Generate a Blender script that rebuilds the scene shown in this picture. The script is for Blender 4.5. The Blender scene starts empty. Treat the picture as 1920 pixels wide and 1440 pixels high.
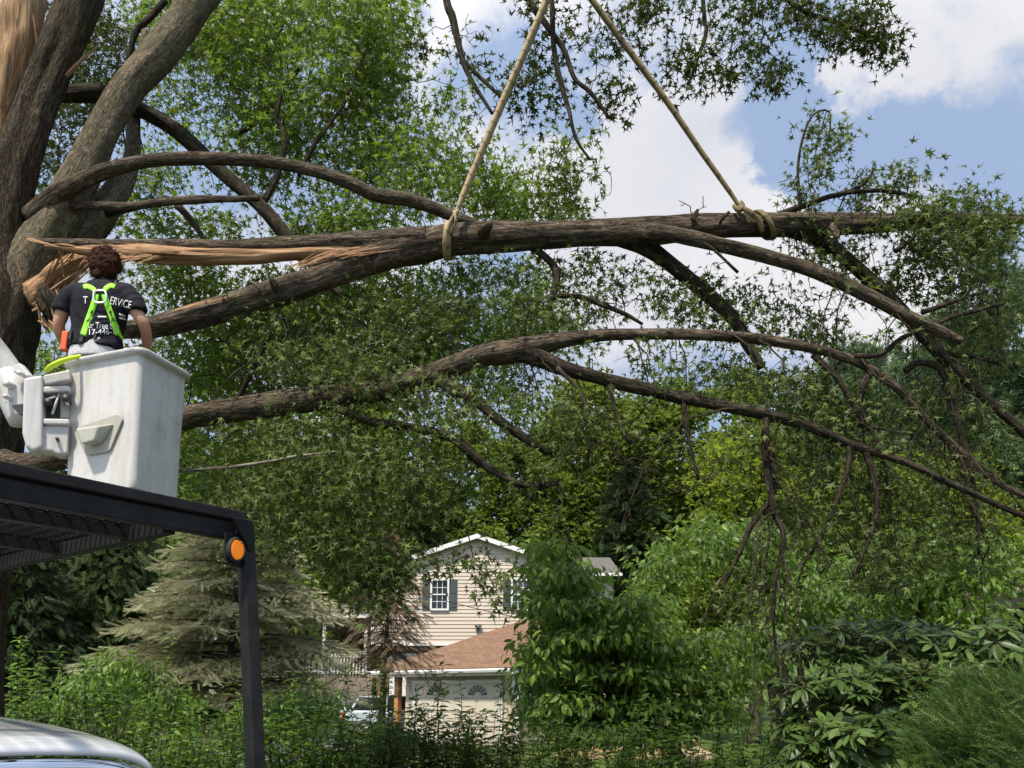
import bpy, bmesh, math, random
import numpy as np
from mathutils import Vector, Matrix
from mathutils.bvhtree import BVHTree

SC = bpy.context.scene
COL = SC.collection
rng = np.random.default_rng(7)
random.seed(7)
R = math.radians

# ------------------------------------------------------------------ camera
F = 1478.0                      # focal length in pixels of a 1920 wide frame
PITCH = R(12)
HORIZ = 1300.0
CY = HORIZ - F*math.tan(PITCH)  # principal point row
EYE = np.array([0, 0, 1.65])
FWD = np.array([0, math.cos(PITCH), math.sin(PITCH)])
UPV = np.array([0, -math.sin(PITCH), math.cos(PITCH)])
cam = bpy.data.cameras.new('camera')
cam.sensor_width = 36
cam.lens = 36*F/1920
cam.shift_y = (CY-720)/1920
cam.clip_end = 3000
cam.clip_start = 0.05
camo = bpy.data.objects.new('camera', cam)
COL.objects.link(camo)
camo.location = EYE
camo.rotation_euler = (R(90)+PITCH, 0, 0)
SC.camera = camo

def ray(px, py):
    d = FWD + np.array([(px-960)/F, 0, 0]) - (py-CY)/F*UPV
    return d
def P(px, py, Y):
    d = ray(px, py)
    return EYE + d*(Y/d[1])
def on_plane(px, py, p0, n):
    d = ray(px, py)
    return EYE + d*(np.dot(np.array(p0)-EYE, n)/np.dot(d, n))
def depth(p):
    return float(np.dot(np.asarray(p)-EYE, FWD))

# ------------------------------------------------------------------ light
SUN_EL, SUN_AZ = 60, 205        # azimuth clockwise from +Y
EXPOSURE = 0.55
SKY_STR = 0.12
SUN_STR = 4.6
sun = bpy.data.lights.new('sun', 'SUN')
sun.energy = SUN_STR
sun.angle = R(3)
sun.color = (1, .92, .78)
suno = bpy.data.objects.new('sun', sun)
COL.objects.link(suno)
sd = Vector((math.sin(R(SUN_AZ))*math.cos(R(SUN_EL)), math.cos(R(SUN_AZ))*math.cos(R(SUN_EL)), math.sin(R(SUN_EL))))
suno.rotation_euler = sd.to_track_quat('Z', 'Y').to_euler()
suno.location = (0, 0, 30)
SC.view_settings.view_transform = 'Standard'
SC.view_settings.look = 'None'
SC.view_settings.exposure = EXPOSURE
SC.view_settings.gamma = 1
SC.render.engine = 'CYCLES'
SC.cycles.max_bounces = 6
SC.cycles.diffuse_bounces = 3
SC.cycles.transmission_bounces = 4
SC.cycles.glossy_bounces = 3

class NT:
    def __init__(s, nt):
        s.nt = nt; nt.nodes.clear()
    def n(s, typ, ins=None, **kw):
        nd = s.nt.nodes.new(typ)
        for k, v in kw.items(): setattr(nd, k, v)
        for k, v in (ins or {}).items():
            if isinstance(v, bpy.types.NodeSocket): s.nt.links.new(v, nd.inputs[k])
            else: nd.inputs[k].default_value = v
        return nd
    def math(s, op, a, b=0.0, clamp=False):
        nd = s.nt.nodes.new('ShaderNodeMath'); nd.operation = op; nd.use_clamp = clamp
        for i, v in enumerate((a, b)):
            if isinstance(v, bpy.types.NodeSocket): s.nt.links.new(v, nd.inputs[i])
            else: nd.inputs[i].default_value = v
        return nd.outputs[0]
    def ramp(s, fac, stops, interp='LINEAR'):
        nd = s.nt.nodes.new('ShaderNodeValToRGB'); cr = nd.color_ramp; cr.interpolation = interp
        while len(cr.elements) < len(stops): cr.elements.new(0.5)
        for e, (p, c) in zip(cr.elements, stops):
            e.position = p; e.color = c if len(c) == 4 else (*c, 1)
        s.nt.links.new(fac, nd.inputs[0])
        return nd.outputs[0]
    def mix(s, fac, a, b, mode='MIX'):
        nd = s.nt.nodes.new('ShaderNodeMix'); nd.data_type = 'RGBA'; nd.blend_type = mode
        for i, v in ((0, fac), (6, a), (7, b)):
            if isinstance(v, bpy.types.NodeSocket): s.nt.links.new(v, nd.inputs[i])
            else: nd.inputs[i].default_value = v if i == 0 else (*v[:3], 1)
        return nd.outputs[2]

# ------------------------------------------------------------------ sky
W = bpy.data.worlds.new('World'); SC.world = W; W.use_nodes = True
t = NT(W.node_tree)
sky = t.n('ShaderNodeTexSky', sky_type='NISHITA', sun_disc=False)
sky.sun_elevation = R(SUN_EL); sky.sun_rotation = R(SUN_AZ)
sky.air_density = 1.0; sky.dust_density = 0.6; sky.ozone_density = 1.2
tc = t.n('ShaderNodeTexCoord').outputs['Generated']
nz = t.n('ShaderNodeTexNoise', {'Vector': tc, 'Scale': 6.5, 'Detail': 9.0, 'Roughness': .66})
warp = t.n('ShaderNodeVectorMath', {0: nz.outputs['Color'], 1: (.5, .5, .5)}, operation='SUBTRACT').outputs[0]
warp = t.n('ShaderNodeVectorMath', {0: warp, 'Scale': .22}, operation='SCALE').outputs[0]
wd = t.n('ShaderNodeVectorMath', {0: tc, 1: warp}, operation='ADD').outputs[0]
wd = t.n('ShaderNodeVectorMath', {0: wd}, operation='NORMALIZE').outputs[0]
SPOTS = [  # px, py, radius in px, weight (+ cloud, - clear)
    (1300, 300, 190, .75), (1180, 480, 260, .6), (1620, 140, 110, .6), (1800, 20, 200, .35), (1400, 470, 200, .5),
    (1000, 330, 150, .4), (1880, 200, 120, .1), (1200, 40, 200, .25), (860, 40, 110, .25), (1600, 520, 260, .5), (1890, 110, 150, .2),
    (1420, 250, 130, -.65), (1480, 330, 90, -.4), (960, 180, 150, -.45), (500, 330, 280, -.5), (1830, 290, 170, -.3), (1560, 260, 150, -.4), (1080, 190, 120, -.35),
    (1450, 160, 90, -.3), (300, 500, 250, .2), (600, 560, 300, .3)]
acc = t.math('MULTIPLY', t.math('SUBTRACT', nz.outputs['Fac'], .5), 1.7)
nz2 = t.n('ShaderNodeTexNoise', {'Vector': tc, 'Scale': 2.2, 'Detail': 5.0, 'Roughness': .5})
acc = t.math('ADD', acc, t.math('ADD', t.math('MULTIPLY', t.math('SUBTRACT', nz2.outputs['Fac'], .5), .9), .42))
for px, py, rad, w in SPOTS:
    d = ray(px, py); d = d/np.linalg.norm(d)
    c0 = math.cos(rad/F*.95)
    dp = t.n('ShaderNodeVectorMath', {0: wd, 1: tuple(d)}, operation='DOT_PRODUCT').outputs['Value']
    mr = t.n('ShaderNodeMapRange', {'Value': dp, 'From Min': c0, 'From Max': 1.0, 'To Min': 0, 'To Max': w}, interpolation_type='SMOOTHSTEP')
    acc = t.math('ADD', acc, mr.outputs[0])
mask = t.n('ShaderNodeMapRange', {'Value': acc, 'From Min': .26, 'From Max': .9}, interpolation_type='SMOOTHSTEP').outputs[0]
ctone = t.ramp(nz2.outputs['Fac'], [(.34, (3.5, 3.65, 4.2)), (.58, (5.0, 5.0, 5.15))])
clear = t.mix(.8, sky.outputs[0], (2.35, 3.05, 4.35))
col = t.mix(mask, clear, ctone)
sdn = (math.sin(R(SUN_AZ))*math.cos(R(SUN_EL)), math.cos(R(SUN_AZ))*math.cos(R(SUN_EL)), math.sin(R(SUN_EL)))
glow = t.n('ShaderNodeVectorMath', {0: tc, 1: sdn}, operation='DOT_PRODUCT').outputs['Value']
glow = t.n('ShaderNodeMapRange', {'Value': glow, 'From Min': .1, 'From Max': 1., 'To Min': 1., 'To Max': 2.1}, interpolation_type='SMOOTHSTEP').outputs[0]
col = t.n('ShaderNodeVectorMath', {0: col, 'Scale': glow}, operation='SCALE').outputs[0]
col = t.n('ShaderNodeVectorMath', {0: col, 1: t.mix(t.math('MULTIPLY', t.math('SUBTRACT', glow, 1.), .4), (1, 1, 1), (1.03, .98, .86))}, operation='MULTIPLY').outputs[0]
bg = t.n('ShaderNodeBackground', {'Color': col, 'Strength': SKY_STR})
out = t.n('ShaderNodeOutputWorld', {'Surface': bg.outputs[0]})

# ------------------------------------------------------------------ materials
def new_mat(name):
    m = bpy.data.materials.new(name); m.use_nodes = True
    return m, NT(m.node_tree)
def finish(t, shader):
    t.n('ShaderNodeOutputMaterial', {'Surface': shader})
def principled(t, col, rough=.6, metal=0., spec=.4, normal=None, **kw):
    ins = {'Base Color': col if isinstance(col, bpy.types.NodeSocket) else (*col, 1), 'Roughness': rough, 'Metallic': metal, 'Specular IOR Level': spec}
    if normal is not None: ins['Normal'] = normal
    ins.update(kw)
    return t.n('ShaderNodeBsdfPrincipled', ins).outputs[0]
def plain(name, col, rough=.6, metal=0., var=.15, scale=6., bump=0., bscale=40., spec=.4, **kw):
    m, t = new_mat(name)
    co = t.n('ShaderNodeTexCoord').outputs['Object']
    nz = t.n('ShaderNodeTexNoise', {'Vector': co, 'Scale': scale, 'Detail': 5., 'Roughness': .65})
    c = t.ramp(nz.outputs[0], [(.3, tuple(x*(1-var) for x in col)), (.7, tuple(min(1, x*(1+var)) for x in col))])
    nrm = None
    if bump:
        nb = t.n('ShaderNodeTexNoise', {'Vector': co, 'Scale': bscale, 'Detail': 3.})
        nrm = t.n('ShaderNodeBump', {'Height': nb.outputs[0], 'Strength': bump, 'Distance': .01}).outputs[0]
    finish(t, principled(t, c, rough, metal, spec, nrm, **kw))
    return m
def bark_mat(name, dark, light, moss=(.07, .075, .03), mossamt=.35, su=40., sv=8., amp=1.):
    m, t = new_mat(name)
    co = t.n('ShaderNodeAttribute', attribute_name='bark_co').outputs['Vector']
    st = t.n('ShaderNodeVectorMath', {0: co, 1: (su, su, sv)}, operation='MULTIPLY').outputs[0]
    n1 = t.n('ShaderNodeTexNoise', {'Vector': st, 'Scale': 1., 'Detail': 6., 'Roughness': .7, 'Distortion': .5})
    st2 = t.n('ShaderNodeVectorMath', {0: co, 1: (su*.8, su*.8, sv*.5)}, operation='MULTIPLY').outputs[0]
    n2 = t.n('ShaderNodeTexNoise', {'Vector': st2, 'Scale': 1., 'Detail': 3., 'Roughness': .55, 'Distortion': 1.2})
    rdg = t.math('ABSOLUTE', t.math('SUBTRACT', n2.outputs[0], .5))
    crack = t.n('ShaderNodeMapRange', {'Value': rdg, 'From Min': 0., 'From Max': .07}).outputs[0]
    n4 = t.n('ShaderNodeTexNoise', {'Vector': co, 'Scale': 2.2, 'Detail': 3.})
    n3 = t.n('ShaderNodeTexNoise', {'Vector': co, 'Scale': 4., 'Detail': 4.})
    c = t.ramp(n1.outputs[0], [(.32, dark), (.62, light)])
    c = t.mix(t.n('ShaderNodeMapRange', {'Value': n4.outputs[0], 'From Min': .4, 'From Max': .65, 'To Min': 0., 'To Max': .55}).outputs[0], c, tuple(x*1.25 for x in dark))
    c = t.mix(t.math('MULTIPLY', t.math('SUBTRACT', 1., crack), .75), c, tuple(x*.35 for x in dark))
    c = t.mix(t.math('MULTIPLY', t.n('ShaderNodeMapRange', {'Value': n3.outputs[0], 'From Min': .48, 'From Max': .7}).outputs[0], mossamt), c, moss)
    n5 = t.n('ShaderNodeTexNoise', {'Vector': co, 'Scale': 11., 'Detail': 4., 'Roughness': .7})
    c = t.mix(t.n('ShaderNodeMapRange', {'Value': n5.outputs[0], 'From Min': .58, 'From Max': .68, 'To Min': 0., 'To Max': .4}).outputs[0], c, tuple(min(1, x*1.7+.01) for x in light))
    h = t.math('ADD', t.math('MULTIPLY', n1.outputs[0], .7), t.math('MULTIPLY', crack, .5))
    nrm = t.n('ShaderNodeBump', {'Height': h, 'Strength': amp, 'Distance': .025}).outputs[0]
    finish(t, principled(t, c, .9, 0, .12, nrm))
    return m
def wood_mat(name, dark, light, su=40., sv=1.5):
    m, t = new_mat(name)
    co = t.n('ShaderNodeAttribute', attribute_name='bark_co').outputs['Vector']
    st = t.n('ShaderNodeVectorMath', {0: co, 1: (su, su, sv)}, operation='MULTIPLY').outputs[0]
    n1 = t.n('ShaderNodeTexNoise', {'Vector': st, 'Scale': 1., 'Detail': 6., 'Roughness': .7})
    c = t.ramp(n1.outputs[0], [(.3, dark), (.48, tuple((a+b)/2 for a, b in zip(dark, light))), (.66, light)])
    nrm = t.n('ShaderNodeBump', {'Height': n1.outputs[0], 'Strength': .9, 'Distance': .03}).outputs[0]
    finish(t, principled(t, c, .75, 0, .2, nrm))
    return m
def leaf_mat(name, dark, mid, light, under=None, trans=.35, rough=.45, spec=.4, tcol=None):
    m, t = new_mat(name)
    tint = t.n('ShaderNodeAttribute', attribute_name='tint').outputs['Fac']
    c = t.ramp(tint, [(0., dark), (.5, mid), (1., light)])
    if under is not None:
        c = t.mix(t.n('ShaderNodeNewGeometry').outputs['Backfacing'], c, under)
    b = principled(t, c, rough, 0, spec)
    tc = t.mix(.5, c, tcol or tuple(min(1, x*1.9) for x in light), 'MIX')
    tr = t.n('ShaderNodeBsdfTranslucent', {'Color': tc}).outputs[0]
    finish(t, t.n('ShaderNodeMixShader', {0: trans, 1: b, 2: tr}).outputs[0])
    return m

M = {}
M['bark'] = bark_mat('oak_bark', (.042, .031, .022), (.18, .138, .098), moss=(.09, .088, .045))
M['bark_trunk'] = bark_mat('dark_trunk_bark', (.03, .022, .015), (.105, .078, .052), moss=(.06, .058, .028))
M['bark_grey'] = bark_mat('grey_oak_bark', (.075, .06, .04), (.2, .165, .11), mossamt=.45, su=30., sv=11., amp=.6)
M['bark_dark'] = bark_mat('dark_branch_bark', (.022, .018, .013), (.085, .066, .046), mossamt=.3)
M['bark_tree'] = bark_mat('tree_bark', (.04, .032, .024), (.13, .105, .08))
M['twig'] = bark_mat('twig_bark', (.03, .024, .018), (.09, .07, .05))
M['twig_pale'] = bark_mat('pale_stick_bark', (.2, .18, .13), (.4, .36, .28), mossamt=.1)
M['torn'] = wood_mat('torn_wood', (.13, .06, .028), (.5, .30, .16))
M['torn_pale'] = wood_mat('pale_torn_wood', (.16, .08, .036), (.52, .33, .18))
M['oak_leaf'] = leaf_mat('oak_leaves', (.03, .054, .007), (.07, .126, .012), (.155, .245, .018), under=(.09, .122, .02), trans=.42)
M['oak_dull'] = leaf_mat('oak_leaves_shaded', (.023, .038, .006), (.056, .086, .012), (.115, .16, .027), under=(.09, .118, .033), trans=.28, rough=.58, spec=.25)  # duller copy of the oak leaves, shade of the hanging foliage put into the colour
M['oak_dark'] = leaf_mat('oak_leaves_painted_backlit', (.016, .023, .005), (.034, .048, .009), (.075, .1, .017), trans=.3, rough=.7, spec=.12)  # darkest copy of the oak leaves, their backlit silhouette painted into the colour

# ------------------------------------------------------------------ mesh helpers
def vnoise(p, seed=0):
    p = np.asarray(p, float); i = np.floor(p).astype(np.int64); f = p-i; f = f*f*(3-2*f)
    def h(dx, dy, dz):
        x = (i[..., 0]+dx)*374761393 + (i[..., 1]+dy)*668265263 + (i[..., 2]+dz)*2147483647 + seed*1274126177
        x = (x ^ (x >> 13)) & 0xffffffff; x = (x*1274126177) & 0xffffffff; x = (x ^ (x >> 16)) & 0xffffff
        return x/float(0xffffff)
    fx, fy, fz = f[..., 0], f[..., 1], f[..., 2]
    a = h(0,0,0)*(1-fx)+h(1,0,0)*fx; b = h(0,1,0)*(1-fx)+h(1,1,0)*fx
    c = h(0,0,1)*(1-fx)+h(1,0,1)*fx; d = h(0,1,1)*(1-fx)+h(1,1,1)*fx
    return (a*(1-fy)+b*fy)*(1-fz)+(c*(1-fy)+d*fy)*fz

class MB:
    def __init__(s): s.v = []; s.f = []; s.tint = []; s.bco = []; s.nv = 0
    def add(s, v, faces, tint=None, bco=None):
        v = np.asarray(v, float).reshape(-1, 3)
        for f in faces:
            f = np.asarray(f, int)
            if f.ndim == 1: f = f[None]
            s.f.append(f+s.nv)
        s.v.append(v); n = len(v)
        s.tint.append(np.full(n, .5) if tint is None else np.asarray(tint, float))
        s.bco.append(v.copy() if bco is None else bco)
        s.nv += n
    def mesh(s, name, smooth=True):
        me = bpy.data.meshes.new(name)
        V = np.concatenate(s.v); me.vertices.add(len(V)); me.vertices.foreach_set('co', V.ravel())
        sizes = np.concatenate([np.full(len(f), f.shape[1]) for f in s.f])
        loops = np.concatenate([f.ravel() for f in s.f])
        st = np.concatenate([[0], np.cumsum(sizes)[:-1]])
        me.loops.add(len(loops)); me.loops.foreach_set('vertex_index', loops.astype(np.int32))
        me.polygons.add(len(sizes)); me.polygons.foreach_set('loop_start', st.astype(np.int32))
        me.polygons.foreach_set('use_smooth', np.full(len(sizes), smooth))
        a = me.attributes.new('tint', 'FLOAT', 'POINT'); a.data.foreach_set('value', np.concatenate(s.tint).astype(np.float32))
        a = me.attributes.new('bark_co', 'FLOAT_VECTOR', 'POINT'); a.data.foreach_set('vector', np.concatenate(s.bco).astype(np.float32).ravel())
        me.update(calc_edges=True); me.validate()
        return me
    def build(s, name, mat, parent=None, smooth=True):
        me = s.mesh(name, smooth)
        o = bpy.data.objects.new(name, me); COL.objects.link(o)
        me.materials.append(mat)
        if parent is not None:
            o.parent = parent; o.matrix_parent_inverse = parent.matrix_basis.inverted()
        return o

def tag(o, label=None, cat=None, group=None, kind=None):
    if label: o['label'] = label
    if cat: o['category'] = cat
    if group: o['group'] = group
    if kind: o['kind'] = kind
    return o
def thing(name, loc, label, cat, group=None):
    o = bpy.data.objects.new(name, None); COL.objects.link(o); o.location = loc; o.empty_display_size = .2
    return tag(o, label, cat, group)
def bevel(o, w=.01, seg=2, ang=40):
    m = o.modifiers.new('bevel', 'BEVEL'); m.width = w; m.segments = seg; m.limit_method = 'ANGLE'; m.angle_limit = R(ang)
    return o

def box(mb, c, s, ax=None):
    ux, uy, uz = ax if ax is not None else np.eye(3)
    c = np.asarray(c, float); h = np.asarray(s, float)/2
    sg = np.array([(-1,-1,-1),(1,-1,-1),(1,1,-1),(-1,1,-1),(-1,-1,1),(1,-1,1),(1,1,1),(-1,1,1)])*h
    v = c + sg[:, :1]*np.asarray(ux) + sg[:, 1:2]*np.asarray(uy) + sg[:, 2:]*np.asarray(uz)
    mb.add(v, [[(0,3,2,1),(4,5,6,7),(0,1,5,4),(1,2,6,5),(2,3,7,6),(3,0,4,7)]])
def prism(mb, pts, off):
    """polygon of 3-D points extruded by vector off"""
    p = np.asarray(pts, float); n = len(p); q = p+np.asarray(off)
    mb.add(np.concatenate([p, q]), [list(range(n))[::-1], list(range(n, 2*n)), [(i, (i+1) % n, n+(i+1) % n, n+i) for i in range(n)]])
def frusta(mb, p, q):
    p = np.asarray(p, float); q = np.asarray(q, float); n = len(p)
    mb.add(np.concatenate([p, q]), [list(range(n))[::-1], list(range(n, 2*n)), [(i, (i+1) % n, n+(i+1) % n, n+i) for i in range(n)]])
def unit(v):
    v = np.asarray(v, float); return v/(np.linalg.norm(v, axis=-1, keepdims=True)+1e-12)
def loft(mb, rings, caps=True, tint=None):
    n = len(rings[0]); m = len(rings); V = np.concatenate(rings)
    i = np.arange(n); j = (i+1) % n; fs = []
    for k in range(m-1):
        a = k*n
        fs.append(np.stack([a+i, a+j, a+n+j, a+n+i], 1))
    faces = [np.concatenate(fs)]
    if caps: faces += [list(range(n))[::-1], list(range((m-1)*n, m*n))]
    mb.add(V, faces)
def frames(pts):
    T = unit(np.gradient(pts, axis=0)); ref = np.array([0, 0, 1.]) if abs(T[0][2]) < .8 else np.array([0, -1., 0])
    N = np.zeros_like(pts); n = unit(ref-T[0]*np.dot(ref, T[0]))
    for k in range(len(pts)):
        n = unit(n-T[k]*np.dot(n, T[k])); N[k] = n
    return T, N, np.cross(T, N)
def tube(mb, pts, rad, sides=6, disp=0., flat=1., seed=0, tint=None, cap=True, s0=None):
    pts = np.asarray(pts, float); rad = np.broadcast_to(np.asarray(rad, float), (len(pts),))
    T, N, B = frames(pts); m = len(pts)
    th = np.arange(sides)*2*math.pi/sides
    L = np.concatenate([[0], np.cumsum(np.linalg.norm(np.diff(pts, axis=0), axis=1))])
    L = L + (rng.random()*50 if s0 is None else s0)
    c, s_ = np.cos(th), np.sin(th)
    bco = np.stack([rad[:, None]*c, rad[:, None]*s_, np.broadcast_to(L[:, None], (m, sides))], -1)
    rr = np.broadcast_to(rad[:, None], (m, sides)).copy()
    if disp:
        q = np.stack([c*2.2+np.zeros((m, 1)), s_*2.2+np.zeros((m, 1)), (L/(rad.mean()*6+.05))[:, None]+np.zeros((1, sides))], -1)
        rr *= 1+disp*2.2*(vnoise(q, seed)-.5)
        q2 = np.stack([c*7+np.zeros((m, 1)), s_*7+np.zeros((m, 1)), (L*3.)[:, None]+np.zeros((1, sides))], -1)
        rr *= 1+disp*1.0*(vnoise(q2, seed+5)-.5)
    V = pts[:, None]+rr[..., None]*(c[:, None]*N[:, None]+flat*s_[:, None]*B[:, None])
    i = np.arange(sides); j = (i+1) % sides
    k = (np.arange(m-1)*sides)[:, None]
    fs = np.stack([k+i, k+j, k+sides+j, k+sides+i], -1).reshape(-1, 4)
    faces = [fs]
    if cap and sides > 3: faces += [list(range(sides))[::-1], list(range((m-1)*sides, m*sides))]
    mb.add(V.reshape(-1, 3), faces, tint=None if tint is None else np.full(m*sides, tint), bco=bco.reshape(-1, 3))
def catmull(C, step=.06):
    C = np.asarray(C, float)
    Q = np.concatenate([[2*C[0]-C[1]], C, [2*C[-1]-C[-2]]]); out = []
    for i in range(1, len(Q)-2):
        p0, p1, p2, p3 = Q[i-1:i+3]
        n = max(2, int(np.linalg.norm(p2[:3]-p1[:3])/step))
        u = (np.arange(n)/n)[:, None]
        out.append(.5*(2*p1+(p2-p0)*u+(2*p0-5*p1+4*p2-p3)*u*u+(3*p1-p0-3*p2+p3)*u**3))
    out.append(C[-1:]); o = np.concatenate(out); o[:, 3:] = np.maximum(o[:, 3:], .002)
    return o
def ctl(L, Y=None):
    """pixel control points (px, py, Y, radius px) -> world x y z r"""
    out = []
    for q in L:
        px, py, y, r = q if len(q) == 4 else (q[0], q[1], Y, q[2])
        p = P(px, py, y); out.append([*p, r*depth(p)/F])
    return np.array(out)

# leaves -----------------------------------------------------------------
def star_template():
    a = [(0, .56), (24, .17), (52, .52), (84, .13), (114, .40), (150, .09), (178, .10)]
    pts = [(0, 0, .02)]
    ang = [(x, r) for x, r in a] + [(360-x, r) for x, r in a[::-1][:-1]]
    for x, r in ang:
        pts.append((r*math.sin(R(x)), r*math.cos(R(x)), -.28*r*r))
    n = len(ang)
    V = np.array(pts); V[:, 1] += .1
    return V, np.array([(0, 1+(i+1) % n, 1+i) for i in range(n)])
def ell_template(w=.42, fold=.18, curl=.25, n=4):
    V = []; 
    for i in range(n+1):
        y = i/n; hw = w*.5*math.sin(math.pi*min(1, y*.92+.04))**.8 if 0 < i < n else .0
        z = -curl*y*y
        V += [(-hw, y, z+fold*hw*2), (0, y, z), (hw, y, z+fold*hw*2)]
    Fc = []
    for i in range(n):
        a = i*3
        Fc += [(a, a+1, a+4, a+3), (a+1, a+2, a+5, a+4)]
    return np.array(V), np.array(Fc)
def clump_template(seed, n=7):
    r = np.random.default_rng(seed); V = [(0, 0, .05)]
    for i in range(n):
        a = 2*math.pi*i/n; q = (.5 if i % 2 else .26)*(.75+.5*r.random())
        V.append((q*math.cos(a), q*math.sin(a), (r.random()-.6)*.25))
    return np.array(V), np.array([(0, 1+i, 1+(i+1) % n) for i in range(n)])
def blade_template(w=.1):
    return np.array([(-w/2, 0, 0), (w/2, 0, 0), (0, 1, -.06)]), np.array([(0, 1, 2)])
def bent(tm, fold, curl, twist):
    V, Fc = tm; V = V.copy(); V[:, 2] += fold*np.abs(V[:, 0])-curl*V[:, 1]**2+twist*V[:, 0]*V[:, 1]; V[:, 0] *= 1-.25*abs(fold); return V, Fc
STAR = star_template(); STARS = [STAR, bent(STAR, .7, .3, .3), bent(STAR, -.5, .9, -.6), bent(STAR, 1.1, .8, .5)]
ELL = ell_template(); CLUMP = clump_template(3); BLADE = blade_template(.13)
RHODO = ell_template(.3, .1, .12); NARROW = ell_template(.3, .2, .3, 3)
def basis(d, nrm):
    y = unit(d); z = nrm-y*np.sum(nrm*y, -1, keepdims=True); z = unit(z); x = np.cross(y, z)
    return np.stack([x, y, z], 1)          # rows
def scatter(mb, tmpl, pos, d, nrm, size, tint):
    T, Fc = tmpl; n = len(pos); k = len(T)
    B = basis(d, nrm)
    V = pos[:, None]+size[:, None, None]*np.einsum('vi,nij->nvj', T, B)
    fs = (Fc[None]+(np.arange(n)*k)[:, None, None]).reshape(-1, Fc.shape[1])
    mb.add(V.reshape(-1, 3), [fs], tint=np.repeat(tint, k))
def rdir(n, g=None):
    return unit((g or rng).normal(size=(n, 3)))
def leaves_at(mb, centers, per, spread, size, tmpl=STAR, up=.8, droop=.35, tint0=.5, tvar=.35, flat=.8, outc=None):
    """clusters of leaves round each centre"""
    n = len(centers)*per
    c = np.repeat(np.asarray(centers), per, 0)
    o = rng.normal(size=(n, 3))*spread*np.array([1, 1, flat])*.6
    pos = c+o
    d = unit(o+rng.normal(size=(n, 3))*spread*.5)+np.array([0, 0, -droop])
    if outc is not None: d = d+.5*unit(pos-outc)
    nr = rng.normal(size=(n, 3))*.75+np.array([0, 0, up])
    ct = np.repeat(rng.random(len(centers)), per)
    tint = np.clip(tint0+tvar*(ct-.5)+tvar*1.2*(rng.random(n)-.5), 0, 1)
    sz = size*(.6+.75*rng.random(n))
    if tmpl is STAR:
        w = rng.integers(0, 4, n)
        for q in range(4):
            k = w == q
            if k.any(): scatter(mb, STARS[q], pos[k], d[k], nr[k], sz[k], tint[k])
    else: scatter(mb, tmpl, pos, d, nr, sz, tint)
def drooping(mb, skel, n, L0, L1, r0=.011, side=.5, down=1., keep=None, subs=5):
    """thin branches falling from the wood, each with finer twigs"""
    skel = np.asarray(skel); ends = []
    if keep is not None: skel = skel[[keep(p) for p in skel]]
    for k in range(n):
        a = skel[int(rng.integers(len(skel)))]; L = L0+(L1-L0)*rng.random(); h = rng.normal(size=3)*side; h[2] = .1
        u = np.linspace(0, 1, 9)[:, None]
        pts = a+L*(h*u*.8+np.array([.18, 0, -down])*u**1.5)+np.cumsum(rng.normal(size=(9, 3)), 0)*.022*L
        tube(mb, pts, np.linspace(r0*(.6+.6*rng.random()), .003, 9), 5, cap=False)
        for q in range(subs):
            b = pts[2+int(rng.integers(7))]; l = L*(.15+.3*rng.random()); g = rng.normal(size=3)*.6+np.array([.1, 0, -.5]); v = np.linspace(0, 1, 5)[:, None]
            tube(mb, b+l*g*v+rng.normal(size=(5, 3))*.03*l, np.linspace(.0035, .0018, 5), 3, cap=False)
        ends += [pts[5], pts[8]]
    return np.array(ends)
def grow(mb, skel, centers, r_end=.003, r_len=.006, sides=4, sag=.08, wig=.07, maxr=.03, stop=None):
    """joins every centre to the nearest wood already there"""
    centers = np.asarray(centers); skel = np.asarray(skel)
    dm = np.array([np.min(np.sum((skel-c)**2, 1)) for c in centers])
    cap = len(skel)+len(centers)*6; nodes = np.empty((cap, 3)); nodes[:len(skel)] = skel; m = len(skel)
    for c in centers[np.argsort(dm)]:
        dd = np.sum((nodes[:m]-c)**2, 1); k = int(np.argmin(dd)); a = nodes[k]; L = math.sqrt(dd[k])
        if stop and L > stop: pass
        ns = max(3, min(6, int(L/.12)+2)); u = np.linspace(0, 1, ns+1)[:, None]
        pts = a+(c-a)*u
        w = rng.normal(size=(ns+1, 3))*wig*L*.5; w[0] = 0; w[-1] *= .4
        pts = pts+w; pts[:, 2] += (sag*L*4*u*(1-u))[:, 0]
        rr = np.linspace(min(maxr, r_end*1.5+r_len*1.3*L), r_end*1.35, ns+1)
        tube(mb, pts, rr, sides, cap=False)
        nodes[m:m+ns] = pts[1:]; m += ns
def blob(cx, cy, rx, ry, Y, dY, n):
    out = []
    while len(out) < n:
        q = rng.uniform(-1, 1, 3)
        if q@q > 1: continue
        out.append(P(cx+rx*q[0], cy+ry*q[1], Y+dY*q[2]))
    return np.array(out)
def blobs(L):
    return np.concatenate([blob(*q) for q in L])
def remeshed(mb, name, voxel, smooth=4, parent=None, mat=None):
    me = mb.mesh(name); o = bpy.data.objects.new(name, me); COL.objects.link(o)
    m = o.modifiers.new('r', 'REMESH'); m.mode = 'VOXEL'; m.voxel_size = voxel; m.use_smooth_shade = True
    m = o.modifiers.new('s', 'SMOOTH'); m.iterations = smooth; m.factor = .5
    dg = bpy.context.evaluated_depsgraph_get(); dg.update()
    nm = bpy.data.meshes.new_from_object(o.evaluated_get(dg)); o.modifiers.clear(); o.data = nm; nm.name = name
    nm.materials.clear(); nm.materials.append(mat)
    nm.polygons.foreach_set('use_smooth', np.ones(len(nm.polygons), bool))
    if parent is not None:
        o.parent = parent; o.matrix_parent_inverse = parent.matrix_basis.inverted()
    return o

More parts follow.
